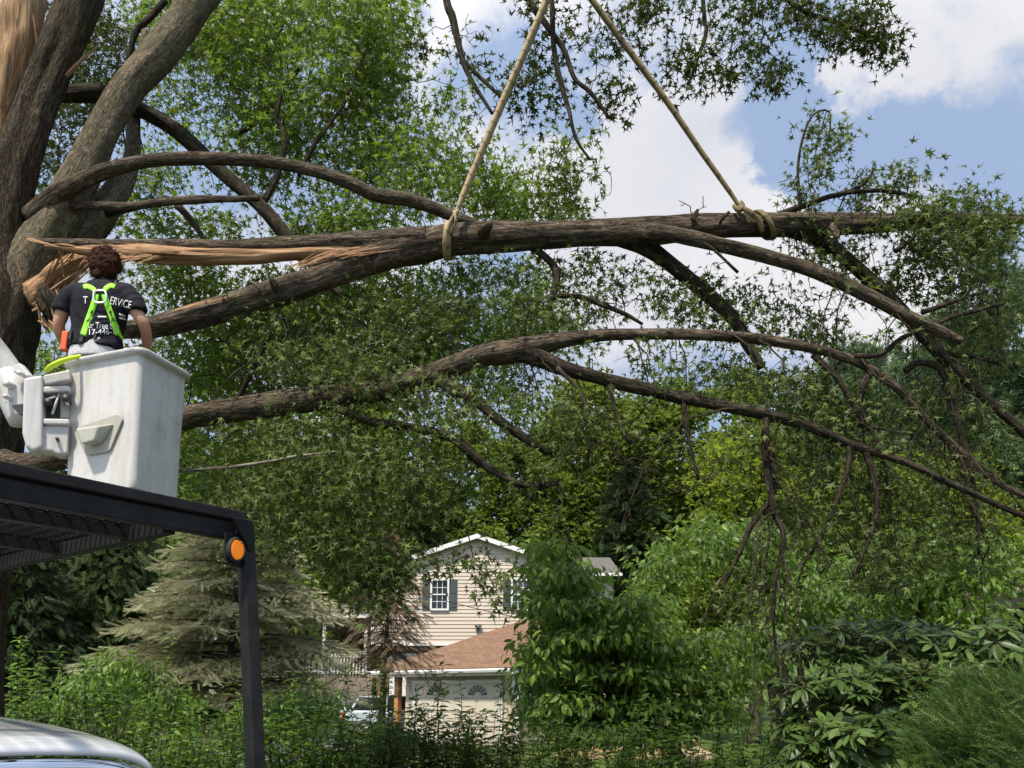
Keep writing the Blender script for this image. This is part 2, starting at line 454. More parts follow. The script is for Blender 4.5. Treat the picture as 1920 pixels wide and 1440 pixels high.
# ------------------------------------------------------------------ ground
def ground():
    m, t = new_mat('lawn')
    co = t.n('ShaderNodeTexCoord').outputs['Object']
    n1 = t.n('ShaderNodeTexNoise', {'Vector': co, 'Scale': .35, 'Detail': 6.})
    n2 = t.n('ShaderNodeTexNoise', {'Vector': co, 'Scale': 30., 'Detail': 4.})
    c = t.mix(.5, t.ramp(n1.outputs[0], [(.35, (.035, .06, .014)), (.65, (.085, .13, .03))]), t.ramp(n2.outputs[0], [(.3, (.03, .05, .012)), (.7, (.1, .15, .035))]))
    nrm = t.n('ShaderNodeBump', {'Height': n2.outputs[0], 'Strength': .6, 'Distance': .05}).outputs[0]
    finish(t, principled(t, c, .9, 0, .1, nrm))
    mb = MB(); n = 80
    g = np.linspace(-1, 1, n); xs = np.sign(g)*abs(g)**2*900; ys = xs+40
    X, Yv = np.meshgrid(xs, ys); Z = np.where(Yv > 75, np.minimum((Yv-75)*.12, 14), 0)+np.where(np.abs(X) > 60, np.minimum((np.abs(X)-60)*.05, 5), 0)*(Yv > 0)
    i = np.arange(n-1); A = (i[:, None]*n+i[None]).ravel()
    mb.add(np.stack([X, Yv, Z], -1).reshape(-1, 3), [np.stack([A, A+1, A+n+1, A+n], 1)])
    tag(mb.build('ground', m), kind='structure')
    mb = MB(); dm = plain('driveway_asphalt', (.09, .088, .085), .9, bump=.4)
    pts = [P(560, 1300, 30)*np.array([1, 1, 0]), ]
    x = [(-9, 13), (-6.2, 13), (-4.6, 26), (-2, 29), (-6.5, 37), (-9.5, 37), (-8.6, 26)]
    prism(mb, [(a, b, .004) for a, b in x], (0, 0, .012))
    tag(mb.build('driveway', dm, smooth=False), kind='structure')
    mb = MB(); rm = plain('road_asphalt', (.055, .055, .056), .9, bump=.4)
    prism(mb, [(-60, -8, .004), (60, -8, .004), (60, 4.6, .004), (-60, 4.6, .004)], (0, 0, .012))
    tag(mb.build('road', rm, smooth=False), kind='structure')
ground()

# ------------------------------------------------------------------ oak tree
oak = thing('oak_tree', P(-10, 1600, 7.2)*np.array([1, 1, 0]), 'old oak with a split trunk and leaning limbs standing behind the worker', 'tree')
lower_skel = []; oak_skel = []; limb_skel = []
def limb(name, L, mat, parent, skel=None, Y=None, sides=20, disp=.13, step=.04, seed=None, flat=1.):
    c = catmull(ctl(L, Y), step); mb = MB()
    tube(mb, c[:, :3], c[:, 3], sides, disp, seed=seed if seed is not None else int(rng.integers(1000)), flat=flat)
    if skel is not None: skel.append(c[:, :3])
    return mb.build(name, mat, parent)
def limbs(name, LL, mat, parent, skel=None, Y=None, sides=10, disp=.14, step=.05):
    return [limb(name, L, mat, parent, skel, Y, sides, disp, step) for L in LL]

trunk = limb('trunk', [(162, -60, 7.0, 36), (150, 0, 7.0, 36), (84, 160, 7.0, 34), (38, 290, 7.0, 36), (6, 420, 7.05, 44), (-2, 520, 7.1, 60), (-6, 600, 7.1, 66), (-16, 700, 7.15, 62), (-32, 840, 7.2, 62), (-58, 1050, 7.2, 70), (-90, 1350, 7.2, 88), (-110, 1660, 7.2, 130)], M['bark_trunk'], oak, oak_skel, sides=44, disp=.13, step=.03)
limb('limb', [(470, -120, 7.6, 22), (372, 0, 7.4, 29), (305, 92, 7.3, 29), (242, 165, 7.25, 28), (200, 235, 7.2, 29), (150, 335, 7.15, 33), (100, 420, 7.1, 37), (50, 500, 7.1, 42), (15, 570, 7.1, 44)], M['bark_grey'], oak, oak_skel, sides=32, disp=.1, step=.035)
limb('limb', [(275, 60, 8.0, 8), (256, 150, 7.9, 10), (251, 230, 7.8, 12), (246, 300, 7.7, 15), (222, 355, 7.6, 23), (183, 412, 7.5, 28), (130, 460, 7.35, 32), (60, 530, 7.2, 34)], M['bark_grey'], oak, oak_skel, sides=24)
limb('limb', [(60, 178, 7.2, 17), (140, 176, 7.5, 16), (200, 178, 7.6, 15), (258, 203, 7.7, 14), (330, 245, 7.8, 14), (400, 308, 7.8, 14), (460, 362, 7.8, 13), (503, 402, 7.8, 13), (545, 450, 7.8, 12), (600, 510, 7.8, 9), (640, 555, 7.8, 7)], M['bark_dark'], oak, oak_skel, sides=18)
limb('limb', [(60, 410, 7.05, 22), (100, 370, 6.95, 19), (140, 347, 6.9, 16), (200, 320, 6.9, 14), (280, 302, 6.9, 12.5), (340, 298, 6.9, 12), (420, 298, 6.9, 12), (500, 304, 6.95, 11.5), (560, 314, 7, 11), (610, 326, 7, 11), (660, 345, 7, 12), (705, 366, 7.05, 13), (760, 374, 7.1, 13), (805, 388, 7.15, 12), (850, 405, 7.2, 11), (900, 425, 7.2, 9)], M['bark'], oak, oak_skel, sides=20, disp=.12)
limb('limb', [(90, 400, 7.1, 9), (150, 385, 7.0, 8), (235, 388, 6.95, 8), (310, 378, 6.9, 8), (380, 374, 6.9, 7), (440, 373, 6.9, 6.5), (486, 372, 6.9, 5.5)], M['bark'], oak, oak_skel, sides=14, disp=.2)
limbs('branch', [
    [(200, 400, 7.1, 9), (260, 386, 7.05, 7), (300, 376, 7.05, 6), (318, 370, 7.05, 3)],
    [(495, 378, 7.8, 7), (515, 340, 7.8, 6), (528, 300, 7.8, 5), (533, 258, 7.8, 5), (520, 215, 7.8, 4), (535, 150, 7.8, 3)],
    [(333, 385, 7.2, 7), (352, 405, 7.2, 6), (370, 430, 7.2, 5), (385, 455, 7.2, 4)],
    [(310, 0, 8, 6), (285, 30, 8, 6), (255, 60, 8, 6), (243, 100, 8, 5), (230, 150, 8, 4)],
    [(430, 255, 8.3, 5), (470, 238, 8.3, 4), (510, 200, 8.3, 3), (560, 130, 8.3, 3)],
    [(560, 330, 8, 4), (590, 270, 8, 4), (640, 200, 8.2, 3), (690, 90, 8.4, 3)],
    [(20, 20, 7.4, 4), (60, 80, 7.3, 4), (68, 105, 7.2, 4)]], M['bark_dark'], oak, oak_skel)
# lower limb behind the bucket
lower = limb('limb', [(-10, 870, 7.15, 33.6), (40, 872, 7.0, 21.8), (110, 858, 6.9, 22.7), (230, 812, 6.8, 23.5), (355, 782, 6.7, 23.5), (450, 768, 6.65, 23.5), (560, 752, 6.6, 23.5), (680, 737, 6.6, 21.8), (760, 718, 6.6, 21.0), (830, 694, 6.6, 20.2), (900, 668, 6.6, 20.2), (985, 655, 6.6, 21.8), (1040, 640, 6.6, 16.0), (1110, 630, 6.6, 12.6), (1190, 627, 6.6, 10.9), (1300, 628, 6.6, 10.1), (1400, 633, 6.65, 10.1), (1480, 645, 6.7, 10.1), (1560, 662, 6.75, 8.4), (1630, 690, 6.8, 8.4), (1690, 735, 6.8, 7.6), (1740, 790, 6.8, 6.7), (1800, 845, 6.8, 6.7), (1870, 905, 6.8, 5.9), (1990, 960, 6.8, 5.0)], M['bark'], oak, lower_skel, sides=24, disp=.1, step=.04)
limbs('limb', [
    [(960, 655, 6.6, 22), (1010, 670, 6.58, 17), (1060, 690, 6.55, 14), (1150, 715, 6.5, 12), (1260, 742, 6.5, 12), (1350, 760, 6.5, 11), (1440, 778, 6.5, 11), (1520, 800, 6.5, 10), (1600, 835, 6.5, 8), (1700, 868, 6.5, 7), (1800, 915, 6.5, 6), (1960, 985, 6.5, 5)],
    [(600, 750, 6.6, 9), (690, 788, 6.5, 8), (760, 800, 6.5, 8), (840, 818, 6.45, 9), (870, 838, 6.45, 9), (900, 866, 6.45, 8), (950, 898, 6.45, 7), (1000, 912, 6.45, 7), (1045, 905, 6.45, 5)],
    [(800, 700, 6.6, 14), (850, 730, 6.5, 11), (900, 758, 6.45, 9), (950, 798, 6.4, 9), (1000, 832, 6.4, 8), (1035, 855, 6.4, 4)]], M['bark_dark'], oak, lower_skel, sides=16)
limbs('branch', [
    [(1436, 780, 6.5, 8), (1434, 830, 6.45, 7), (1440, 900, 6.45, 6), (1452, 960, 6.45, 6), (1470, 1010, 6.45, 5), (1455, 1080, 6.45, 4), (1450, 1160, 6.45, 3), (1460, 1270, 6.45, 2)],
    [(1445, 830, 6.48, 6), (1452, 880, 6.5, 6), (1448, 930, 6.5, 5), (1410, 985, 6.5, 5), (1380, 1050, 6.5, 4), (1350, 1110, 6.5, 2.5)],
    [(1640, 692, 6.8, 7), (1622, 715, 6.75, 7), (1612, 760, 6.7, 5), (1650, 840, 6.7, 4), (1670, 930, 6.7, 3)],
    [(1525, 665, 6.75, 7), (1570, 710, 6.7, 6), (1600, 760, 6.7, 5), (1620, 800, 6.7, 4)],
    [(1697, 695, 6.8, 6), (1725, 680, 6.8, 6), (1765, 695, 6.8, 6), (1785, 750, 6.8, 6), (1805, 830, 6.8, 5), (1830, 930, 6.8, 4), (1835, 1040, 6.8, 3)],
    [(1600, 668, 6.75, 6), (1650, 665, 6.75, 5), (1690, 635, 6.75, 5), (1740, 610, 6.75, 4)],
    [(1780, 830, 6.8, 7), (1800, 870, 6.8, 6), (1820, 940, 6.8, 5), (1850, 1010, 6.8, 4)],
    [(1590, 830, 6.5, 6), (1590, 880, 6.5, 5), (1560, 960, 6.5, 4), (1520, 1040, 6.5, 3)],
    [(1620, 840, 6.5, 6), (1640, 900, 6.5, 5), (1640, 980, 6.5, 4), (1600, 1080, 6.5, 3)],
    [(1045, 690, 6.5, 5), (1090, 740, 6.4, 4), (1105, 820, 6.4, 4), (1100, 880, 6.4, 3)],
    [(1140, 715, 6.5, 5), (1160, 790, 6.4, 4), (1180, 830, 6.4, 3)],
    [(445, 755, 6.7, 6), (470, 700, 6.6, 5), (500, 640, 6.6, 4), (520, 590, 6.6, 3)],
    [(1280, 745, 6.5, 6), (1290, 820, 6.45, 4), (1310, 900, 6.45, 3)]], M['bark_dark'], oak, lower_skel)
limb('stick', [(340, 882, 5.95, 3), (430, 876, 5.95, 3.2), (500, 866, 5.95, 3), (560, 855, 5.95, 2.6), (640, 846, 6.0, 2)], M['twig_pale'], oak, None, sides=8)
# branches hanging into the frame from a limb overhead
over = []
limb('limb', [(372, -120, 7.4, 30), (560, -330, 7.2, 26), (850, -420, 7.0, 24), (1150, -380, 6.9, 20), (1450, -260, 6.9, 14), (1700, -160, 6.9, 8)], M['bark'], oak, over, sides=16, step=.08)
limbs('branch', [
    [(800, -400, 7.0, 9), (820, -120, 6.95, 8), (837, 0, 6.9, 7), (848, 32, 6.9, 7), (860, 83, 6.9, 6), (870, 123, 6.9, 5), (893, 165, 6.9, 4), (923, 213, 6.9, 3)],
    [(868, 112, 6.9, 4), (900, 145, 6.9, 4), (940, 182, 6.9, 3)],
    [(930, -400, 6.9, 9), (970, -80, 6.9, 7), (993, 0, 6.9, 6.5), (1027, 50, 6.9, 6), (1057, 93, 6.9, 5), (1077, 147, 6.9, 4), (1107, 173, 6.9, 4), (1143, 222, 6.9, 2.5)],
    [(1030, -380, 6.9, 8), (1035, 0, 6.9, 5), (1040, 100, 6.9, 5), (1053, 160, 6.9, 5), (1067, 207, 6.9, 4), (1080, 260, 6.9, 3), (1107, 300, 6.9, 2)],
    [(1300, -320, 6.9, 8), (1318, 0, 6.9, 4), (1324, 60, 6.9, 4), (1308, 110, 6.9, 3), (1290, 160, 6.9, 2)],
    [(1400, -280, 6.9, 8), (1440, -60, 6.9, 5), (1490, 10, 6.9, 4), (1560, 40, 6.9, 4), (1640, 70, 6.9, 2.5)]], M['bark_dark'], oak, over)

mbl, mbt = MB(), MB()
# lit crown behind the limb
cr = blobs([(560, 110, 190, 170, 9.2, 1.6, 210), (430, 60, 110, 110, 8.8, 1.0, 80), (700, 110, 80, 130, 9.0, 1.0, 85), (600, 290, 170, 100, 9.2, 1.2, 90),
    (760, 320, 90, 90, 8.6, .8, 60), (480, 230, 90, 90, 8.6, .9, 34), (880, 330, 90, 70, 8.2, .6, 30), (960, 385, 100, 34, 8.0, .5, 34), (1055, 340, 50, 90, 7.9, .4, 20),
    (690, 420, 150, 26, 8.2, .5, 30), (830, 220, 60, 70, 8.6, .4, 16), (345, 130, 70, 130, 9.5, .8, 50), (320, 330, 120, 60, 9.2, .8, 20), (360, 440, 130, 30, 8.6, .6, 28), (590, 425, 80, 26, 8.4, .5, 14), (560, 20, 240, 60, 9, 1, 70), (300, 520, 90, 30, 9, .6, 22), (420, 540, 110, 40, 9, .6, 30), (340, 690, 110, 60, 9.2, .8, 44), (440, 660, 70, 60, 9, .6, 24), (90, 690, 40, 60, 9, .6, 14), (560, 560, 120, 60, 9, .6, 44), (700, 560, 120, 60, 9, .6, 44), (850, 570, 120, 70, 9.5, .8, 50), (560, 690, 140, 60, 9.5, .8, 50), (720, 660, 120, 60, 9.5, .8, 40), (990, 560, 90, 60, 9.5, .8, 24), (440, 850, 140, 90, 9.5, .8, 60), (900, 700, 120, 60, 10, .8, 50), (420, 600, 130, 70, 10, .8, 70), (620, 620, 140, 70, 10.2, .8, 80), (820, 640, 130, 70, 10.2, .8, 60), (480, 700, 120, 50, 10, .8, 50), (1000, 640, 110, 60, 10.5, .8, 36), (700, 520, 120, 30, 10, .6, 26), (300, 20, 60, 40, 9.5, .6, 18)])
cr = cr[rng.random(len(cr)) < .86]
leaves_at(mbl, cr, 28, .27, .13, tint0=.55, tvar=.75, droop=.4)
grow(mbt, np.concatenate(oak_skel)[::3], cr, maxr=.025)
cr2 = blobs([(60, 90, 60, 100, 10, 1, 36), (150, 60, 70, 70, 10, 1, 40), (120, 230, 110, 120, 10, 1, 70), (220, 380, 90, 60, 9.5, .8, 26), (180, 160, 80, 80, 10, 1, 44), (70, 360, 80, 90, 10, 1, 34), (230, 90, 60, 60, 10, 1, 24)])
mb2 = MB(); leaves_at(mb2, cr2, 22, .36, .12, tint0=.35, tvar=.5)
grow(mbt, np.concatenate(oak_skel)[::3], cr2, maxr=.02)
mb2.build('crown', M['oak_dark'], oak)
mbl.build('crown', M['oak_leaf'], oak); mbt.build('twigs', M['twig'], oak)

# overhead sprigs
mbl, mbt = MB(), MB()
cr = blobs([(1010, 110, 50, 60, 6.9, .3, 9), (940, 150, 40, 50, 6.9, .3, 7), (1040, 160, 50, 60, 6.9, .3, 12), (980, 215, 30, 30, 6.9, .2, 5), (1130, 200, 50, 50, 6.9, .3, 11), (1010, 10, 60, 30, 6.9, .3, 8), (1090, 60, 60, 50, 6.9, .3, 10),
    (1190, 40, 50, 60, 6.9, .3, 16), (1290, 80, 50, 70, 6.9, .3, 12), (1270, 160, 40, 36, 6.9, .3, 10), (1400, 60, 80, 50, 6.9, .3, 16), (1440, 130, 50, 36, 6.9, .3, 10), (1360, 140, 50, 30, 6.9, .3, 8), (1520, 30, 70, 40, 6.9, .4, 20),
    (1600, 40, 80, 50, 6.9, .4, 28), (1640, 90, 50, 40, 6.9, .3, 16), (1580, 80, 50, 30, 6.9, .3, 10), (870, 90, 30, 30, 6.9, .2, 4), (800, 70, 30, 16, 6.9, .2, 3), (1150, 130, 50, 50, 6.9, .3, 9), (1250, 10, 150, 30, 6.9, .3, 14), (1450, 5, 100, 26, 6.9, .3, 14)])
cr = cr[rng.random(len(cr)) < .72]
leaves_at(mbl, cr, 17, .14, .115, tint0=.3, tvar=.5)
grow(mbt, np.concatenate(over)[::2], cr, r_end=.0022, maxr=.012, wig=.1)
bare = blobs([(1110, 330, 60, 60, 6.9, .2, 16), (1080, 280, 60, 70, 6.9, .2, 14), (880, 60, 70, 60, 6.9, .2, 10), (1400, 60, 60, 60, 6.9, .2, 10), (1300, 40, 60, 60, 6.9, .2, 8), (1140, 170, 60, 80, 6.9, .2, 10), (870, 220, 60, 60, 6.9, .2, 8)])
grow(mbt, np.concatenate(over)[::2], bare, r_end=.0018, maxr=.008, wig=.14, sag=-.05)
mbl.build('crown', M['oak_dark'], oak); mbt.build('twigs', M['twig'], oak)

# foliage of the lower limb
mbl, mbt = MB(), MB()
cr = blobs([(660, 690, 160, 60, 6.5, .5, 34), (560, 640, 120, 70, 6.9, .5, 26), (480, 900, 130, 120, 6.6, .6, 44), (640, 860, 160, 100, 6.5, .7, 60), (560, 1000, 130, 70, 6.6, .6, 36), (700, 1040, 110, 60, 6.5, .5, 32),
    (840, 760, 130, 80, 6.4, .5, 34), (780, 900, 140, 70, 6.4, .5, 34), (850, 1052, 40, 16, 6.4, .1, 4), (905, 1060, 36, 22, 6.4, .1, 5), (915, 1098, 26, 20, 6.4, .1, 5), (725, 1075, 50, 46, 6.4, .2, 12), (680, 1110, 60, 40, 6.4, .2, 10), (1000, 880, 120, 70, 6.5, .5, 12),
    (1060, 760, 120, 60, 6.5, .5, 22), (1200, 690, 120, 50, 6.6, .4, 20), (1230, 800, 110, 50, 6.4, .5, 6), (1340, 690, 90, 50, 6.6, .4, 16), (1500, 720, 130, 60, 6.6, .4, 44), (1470, 830, 90, 60, 6.5, .4, 20), (1600, 780, 120, 80, 6.6, .4, 44),
    (1560, 920, 120, 90, 6.5, .4, 34), (1720, 900, 130, 90, 6.7, .4, 36), (1700, 1040, 130, 80, 6.6, .4, 30), (1830, 1000, 110, 80, 6.7, .4, 22), (1480, 1060, 100, 80, 6.5, .3, 10), (1410, 1140, 60, 60, 6.5, .2, 8), (1860, 840, 90, 90, 6.8, .4, 18), (1820, 720, 90, 60, 6.9, .4, 16),
    (940, 590, 110, 50, 6.9, .4, 30), (760, 600, 120, 60, 6.9, .4, 30), (1110, 600, 80, 40, 6.9, .3, 14), (1300, 590, 60, 40, 7, .3, 8)])
cr[:, 1] += np.where(cr[:, 0] > 1.6, .3, 0)
cr = cr[(cr[:, 0] < -.6) | (rng.random(len(cr)) < .68)]
leaves_at(mbl, cr, 23, .19, .102, tint0=.48, tvar=.9, droop=.8, up=.35)
grow(mbt, np.concatenate(lower_skel)[::2], cr, r_end=.0025, maxr=.014, wig=.1)
bare = blobs([(1150, 880, 160, 90, 6.4, .4, 60), (1000, 960, 120, 60, 6.4, .3, 20), (1300, 900, 100, 80, 6.4, .3, 26), (560, 650, 140, 60, 6.6, .3, 24), (420, 660, 60, 80, 6.8, .3, 16), (1450, 1080, 100, 110, 6.45, .3, 40), (1750, 950, 140, 140, 6.7, .3, 50), (1800, 700, 120, 80, 6.8, .3, 30), (1640, 1050, 130, 90, 6.5, .3, 30), (430, 940, 60, 100, 6.6, .3, 14), (1100, 570, 140, 40, 6.9, .3, 20)])
grow(mbt, np.concatenate(lower_skel)[::2], bare, r_end=.0028, maxr=.012, wig=.15, sag=.02)
sk = np.concatenate(lower_skel)
e1 = drooping(mbt, sk, 42, .5, 1.5, keep=lambda p: p[0] > 1.7 and p[0] < 4.6)
e2 = drooping(mbt, sk, 22, .4, .9, r0=.008, keep=lambda p: -.2 < p[0] <= 1.7)
e3 = drooping(mbt, sk, 14, .3, .8, r0=.007, keep=lambda p: -2.4 < p[0] <= -.2)
leaves_at(mbl, e1+np.array([0, .12, 0]), 9, .2, .1, tint0=.35, tvar=.6, droop=.9, up=.3)
mbl.build('crown', M['oak_dull'], oak); mbt.build('twigs', M['twig'], oak)

# torn wood of the oak: pale stub top left and the socket the limb tore from
def fibre(name, L, mat, parent, sides=26, disp=.35, flat=.6, step=.03, seed=1):
    c = catmull(ctl(L), step); mb = MB(); tube(mb, c[:, :3], c[:, 3], sides, 0, flat=flat)
    V = mb.v[0]; m = len(c); b = mb.bco[0]
    th = np.arctan2(b[:, 1], b[:, 0]); q = np.stack([np.cos(th)*6, np.sin(th)*6, b[:, 2]*1.6], 1)
    amt = (vnoise(q, seed)-.5)*disp*2+(vnoise(q*2.3, seed+2)-.5)*disp
    ctr = np.repeat(c[:, :3], sides, 0); mb.v[0] = ctr+(V-ctr)*(1+amt)[:, None]
    return mb.build(name, mat, parent, smooth=True)
def splinters(name, L, mat, parent):
    """each: px0 py0 px1 py1 Y width px, a thin tapering sliver, slightly bowed"""
    for q in L:
        mb = MB(); x0, y0, x1, y1, Y, w = q
        a, b = P(x0, y0, Y), P(x1, y1, Y-.05+.1*rng.random()); u = np.linspace(0, 1, 8)[:, None]
        pts = a+(b-a)*u+np.array(rng.normal(size=3)*.025*np.linalg.norm(b-a))*(u*(1-u)*4)
        wr = w*Y/F*np.array([.8, 1, 1, .9, .8, .6, .4, .08])*.5
        tube(mb, pts, wr, 5, .2, flat=.35); mb.build(name, mat, parent, smooth=False)
fibre('torn_wood', [(42, -60, 7.25, 44), (42, 0, 7.2, 43), (36, 70, 7.2, 42), (30, 130, 7.2, 34), (16, 200, 7.2, 24), (6, 240, 7.2, 14), (0, 262, 7.2, 4)], M['torn_pale'], oak, seed=4)
splinters('splinter', [(60, 20, 72, 110, 7.15, 14), (20, 120, 12, 262, 7.15, 14), (50, 90, 36, 190, 7.12, 12), (10, 60, 4, 255, 7.12, 12), (124, 142, 186, 84, 6.9, 13), (70, 60, 84, 20, 7.15, 16)], M['torn_pale'], oak)
fibre('torn_wood', [(185, 478, 6.95, 6), (150, 490, 6.92, 16), (118, 508, 6.9, 20), (90, 535, 6.92, 22), (62, 560, 7, 26)], M['torn'], oak, disp=.4, seed=9)
sp = []
for k in range(46):
    x0, y0 = 60+rng.random()*40, 545+rng.random()*40
    sp.append((x0, y0, 100+rng.random()*95, 458+rng.random()*46, 6.8+rng.random()*.12, 2+rng.random()*6))
for k in range(14):
    x0 = 95+rng.random()*30; sp.append((70+rng.random()*15, 590+rng.random()*20, x0, 600+rng.random()*28, 6.85, 4+rng.random()*6))
sp += [(75, 560, 128, 428, 6.8, 9), (40, 520, 28, 478, 6.8, 6), (120, 520, 105, 450, 6.8, 7), (150, 480, 118, 450, 6.8, 4)]
splinters('splinter', sp, M['torn'], oak)
fibre('cavity_shade', [(78, 536, 6.9, 8), (88, 548, 6.86, 17), (96, 566, 6.84, 20), (104, 590, 6.86, 17), (108, 612, 6.9, 8)], M['bark_dark'], oak, disp=.8, flat=.8, step=.012, seed=33)  # dark lump standing in for the shade inside the torn cavity
splinters('splinter', [(80, 582, 88, 548, 6.78, 12), (104, 598, 96, 572, 6.77, 9), (112, 560, 104, 535, 6.78, 10), (74, 600, 70, 560, 6.8, 8)], M['torn_pale'], oak)

# ------------------------------------------------------------------ broken limb hung from the slings
bl = thing('broken_limb', P(840, 455, 6.8), 'long torn oak limb hanging level in two slings', 'tree limb')
main_c = [(740, 470, 6.75, 31.3), (790, 460, 6.75, 31.3), (850, 449, 6.75, 29.6), (960, 443, 6.75, 27.0), (1100, 437, 6.75, 25.2), (1220, 431, 6.75, 26.1), (1340, 424, 6.75, 22.6), (1430, 421, 6.75, 21.8), (1540, 420, 6.8, 20.9), (1640, 419, 6.85, 17.4), (1760, 413, 6.9, 12.2), (1860, 411, 6.95, 9.6), (1990, 413, 7, 7.8)]
low_c = [(212, 622, 6.55, 15.0), (250, 617, 6.55, 18.5), (300, 611, 6.57, 21.1), (400, 584, 6.6, 23.8), (480, 560, 6.64, 23.8), (560, 535, 6.68, 23.8), (640, 506, 6.71, 24.6), (700, 484, 6.74, 28.2), (760, 466, 6.75, 29.9)]
limb('bole', low_c[:-1]+main_c, M['bark'], bl, limb_skel, sides=48, disp=.14, step=.022, seed=11)
limb('torn_strip', [(50, 448, 6.7, 3), (90, 455, 6.7, 7), (150, 459, 6.7, 10), (250, 462, 6.72, 12), (350, 464, 6.72, 14), (450, 464, 6.73, 15), (550, 461, 6.74, 17), (640, 458, 6.75, 21), (720, 456, 6.75, 28), (800, 455, 6.75, 32)], M['bark'], bl, limb_skel, sides=26, disp=.14, step=.03, seed=5)
fibre('torn_wood', [(85, 462, 6.7, 4), (160, 468, 6.69, 9), (220, 472, 6.69, 13), (300, 478, 6.7, 16), (400, 480, 6.7, 15), (500, 478, 6.71, 14), (580, 474, 6.72, 13), (650, 474, 6.72, 14), (700, 466, 6.73, 12), (760, 452, 6.74, 8)], M['torn'], bl, disp=.35, flat=.8, seed=21)
sp = [(255, 465, 420, 476, 6.58, 12), (300, 470, 340, 470, 6.58, 10), (330, 583, 440, 552, 6.5, 7), (310, 590, 425, 556, 6.5, 5), (600, 478, 690, 466, 6.6, 5), (640, 470, 780, 448, 6.6, 8), (560, 497, 700, 470, 6.62, 6), (580, 500, 720, 466, 6.62, 5), (600, 484, 740, 458, 6.6, 5), (50, 448, 110, 462, 6.66, 8), (140, 462, 95, 458, 6.66, 5)]
for k in range(30):
    x = 540+rng.random()*130; sp.append((x, 500-(x-560)*.2+rng.random()*10-6, x+50+rng.random()*50, 472-(x-560)*.1+rng.random()*14-8, 6.6, 2+rng.random()*3))
for k in range(16):
    x = 140+rng.random()*120; sp.append((x+60, 476+rng.random()*8, x, 484+rng.random()*16, 6.64, 4+rng.random()*4))
splinters('splinter', sp, M['torn'], bl)
for L in [
    [(1180, 436, 6.75, 24), (1240, 437, 6.66, 15), (1330, 455, 6.62, 14), (1430, 479, 6.6, 13.5), (1520, 506, 6.6, 13), (1620, 551, 6.6, 12.5), (1700, 592, 6.6, 12), (1755, 618, 6.6, 11), (1803, 640, 6.6, 7)],
    [(1160, 436, 6.78, 24), (1205, 458, 6.85, 18), (1245, 486, 6.9, 14), (1300, 530, 6.95, 13), (1370, 592, 6.95, 12), (1405, 650, 6.95, 11), (1428, 690, 6.95, 8)],
    [(1470, 422, 6.82, 22), (1530, 447, 6.9, 15), (1575, 475, 6.95, 13), (1640, 532, 7, 13), (1690, 582, 7, 12), (1740, 640, 7, 11), (1800, 702, 7, 10), (1860, 757, 7, 9), (1960, 850, 7, 7)]]:
    limb('branch', L, M['bark'] if L[0][0] == 1180 else M['bark_dark'], bl, limb_skel, sides=20, disp=.14, step=.035)
limbs('branch', [
    [(1450, 408, 6.8, 8), (1500, 388, 6.8, 6), (1550, 370, 6.8, 5), (1600, 360, 6.8, 4.5), (1660, 358, 6.8, 4), (1730, 372, 6.8, 3)],
    [(1570, 368, 6.8, 4), (1620, 345, 6.8, 3), (1640, 315, 6.8, 2)],
    [(1500, 388, 6.8, 4), (1496, 320, 6.8, 2.5), (1505, 260, 6.8, 2.5), (1525, 215, 6.8, 2), (1555, 210, 6.8, 1.6), (1555, 260, 6.8, 1.4)],
    [(985, 455, 6.8, 9), (1020, 480, 6.8, 7), (1043, 508, 6.8, 7), (1038, 550, 6.8, 7), (1030, 580, 6.8, 5), (1045, 610, 6.8, 3)],
    [(1036, 555, 6.8, 5), (1085, 556, 6.8, 5), (1130, 572, 6.8, 5), (1175, 590, 6.8, 4), (1205, 608, 6.8, 3)],
    [(1300, 440, 6.62, 3), (1340, 470, 6.55, 2.5), (1384, 511, 6.55, 3)],
    [(1730, 585, 6.7, 5), (1790, 565, 6.8, 4), (1850, 545, 6.8, 3)],
    [(1745, 610, 6.7, 5), (1800, 590, 6.8, 4), (1880, 570, 6.8, 3)],
    [(1680, 470, 6.7, 5), (1700, 455, 6.7, 4), (1725, 432, 6.7, 3)],
    [(1350, 420, 6.55, 3), (1356, 408, 6.5, 3.5), (1367, 398, 6.5, 3)],
    [(1770, 665, 7, 5), (1830, 670, 7, 4), (1900, 690, 7, 3)]], M['bark_dark'], bl, limb_skel, sides=9)
limbs('stub', [
    [(905, 440, 6.62, 9), (915, 428, 6.5, 7), (921, 418, 6.44, 4)],
    [(520, 545, 6.5, 8), (512, 530, 6.4, 6), (508, 518, 6.36, 3)], [(1560, 425, 6.65, 7), (1568, 436, 6.58, 5), (1570, 446, 6.55, 2.5)], [(1300, 412, 6.62, 6), (1306, 400, 6.58, 4), (1309, 392, 6.56, 2)]], M['bark'], bl, None, sides=12, disp=.3, step=.015)
mbl, mbt = MB(), MB()
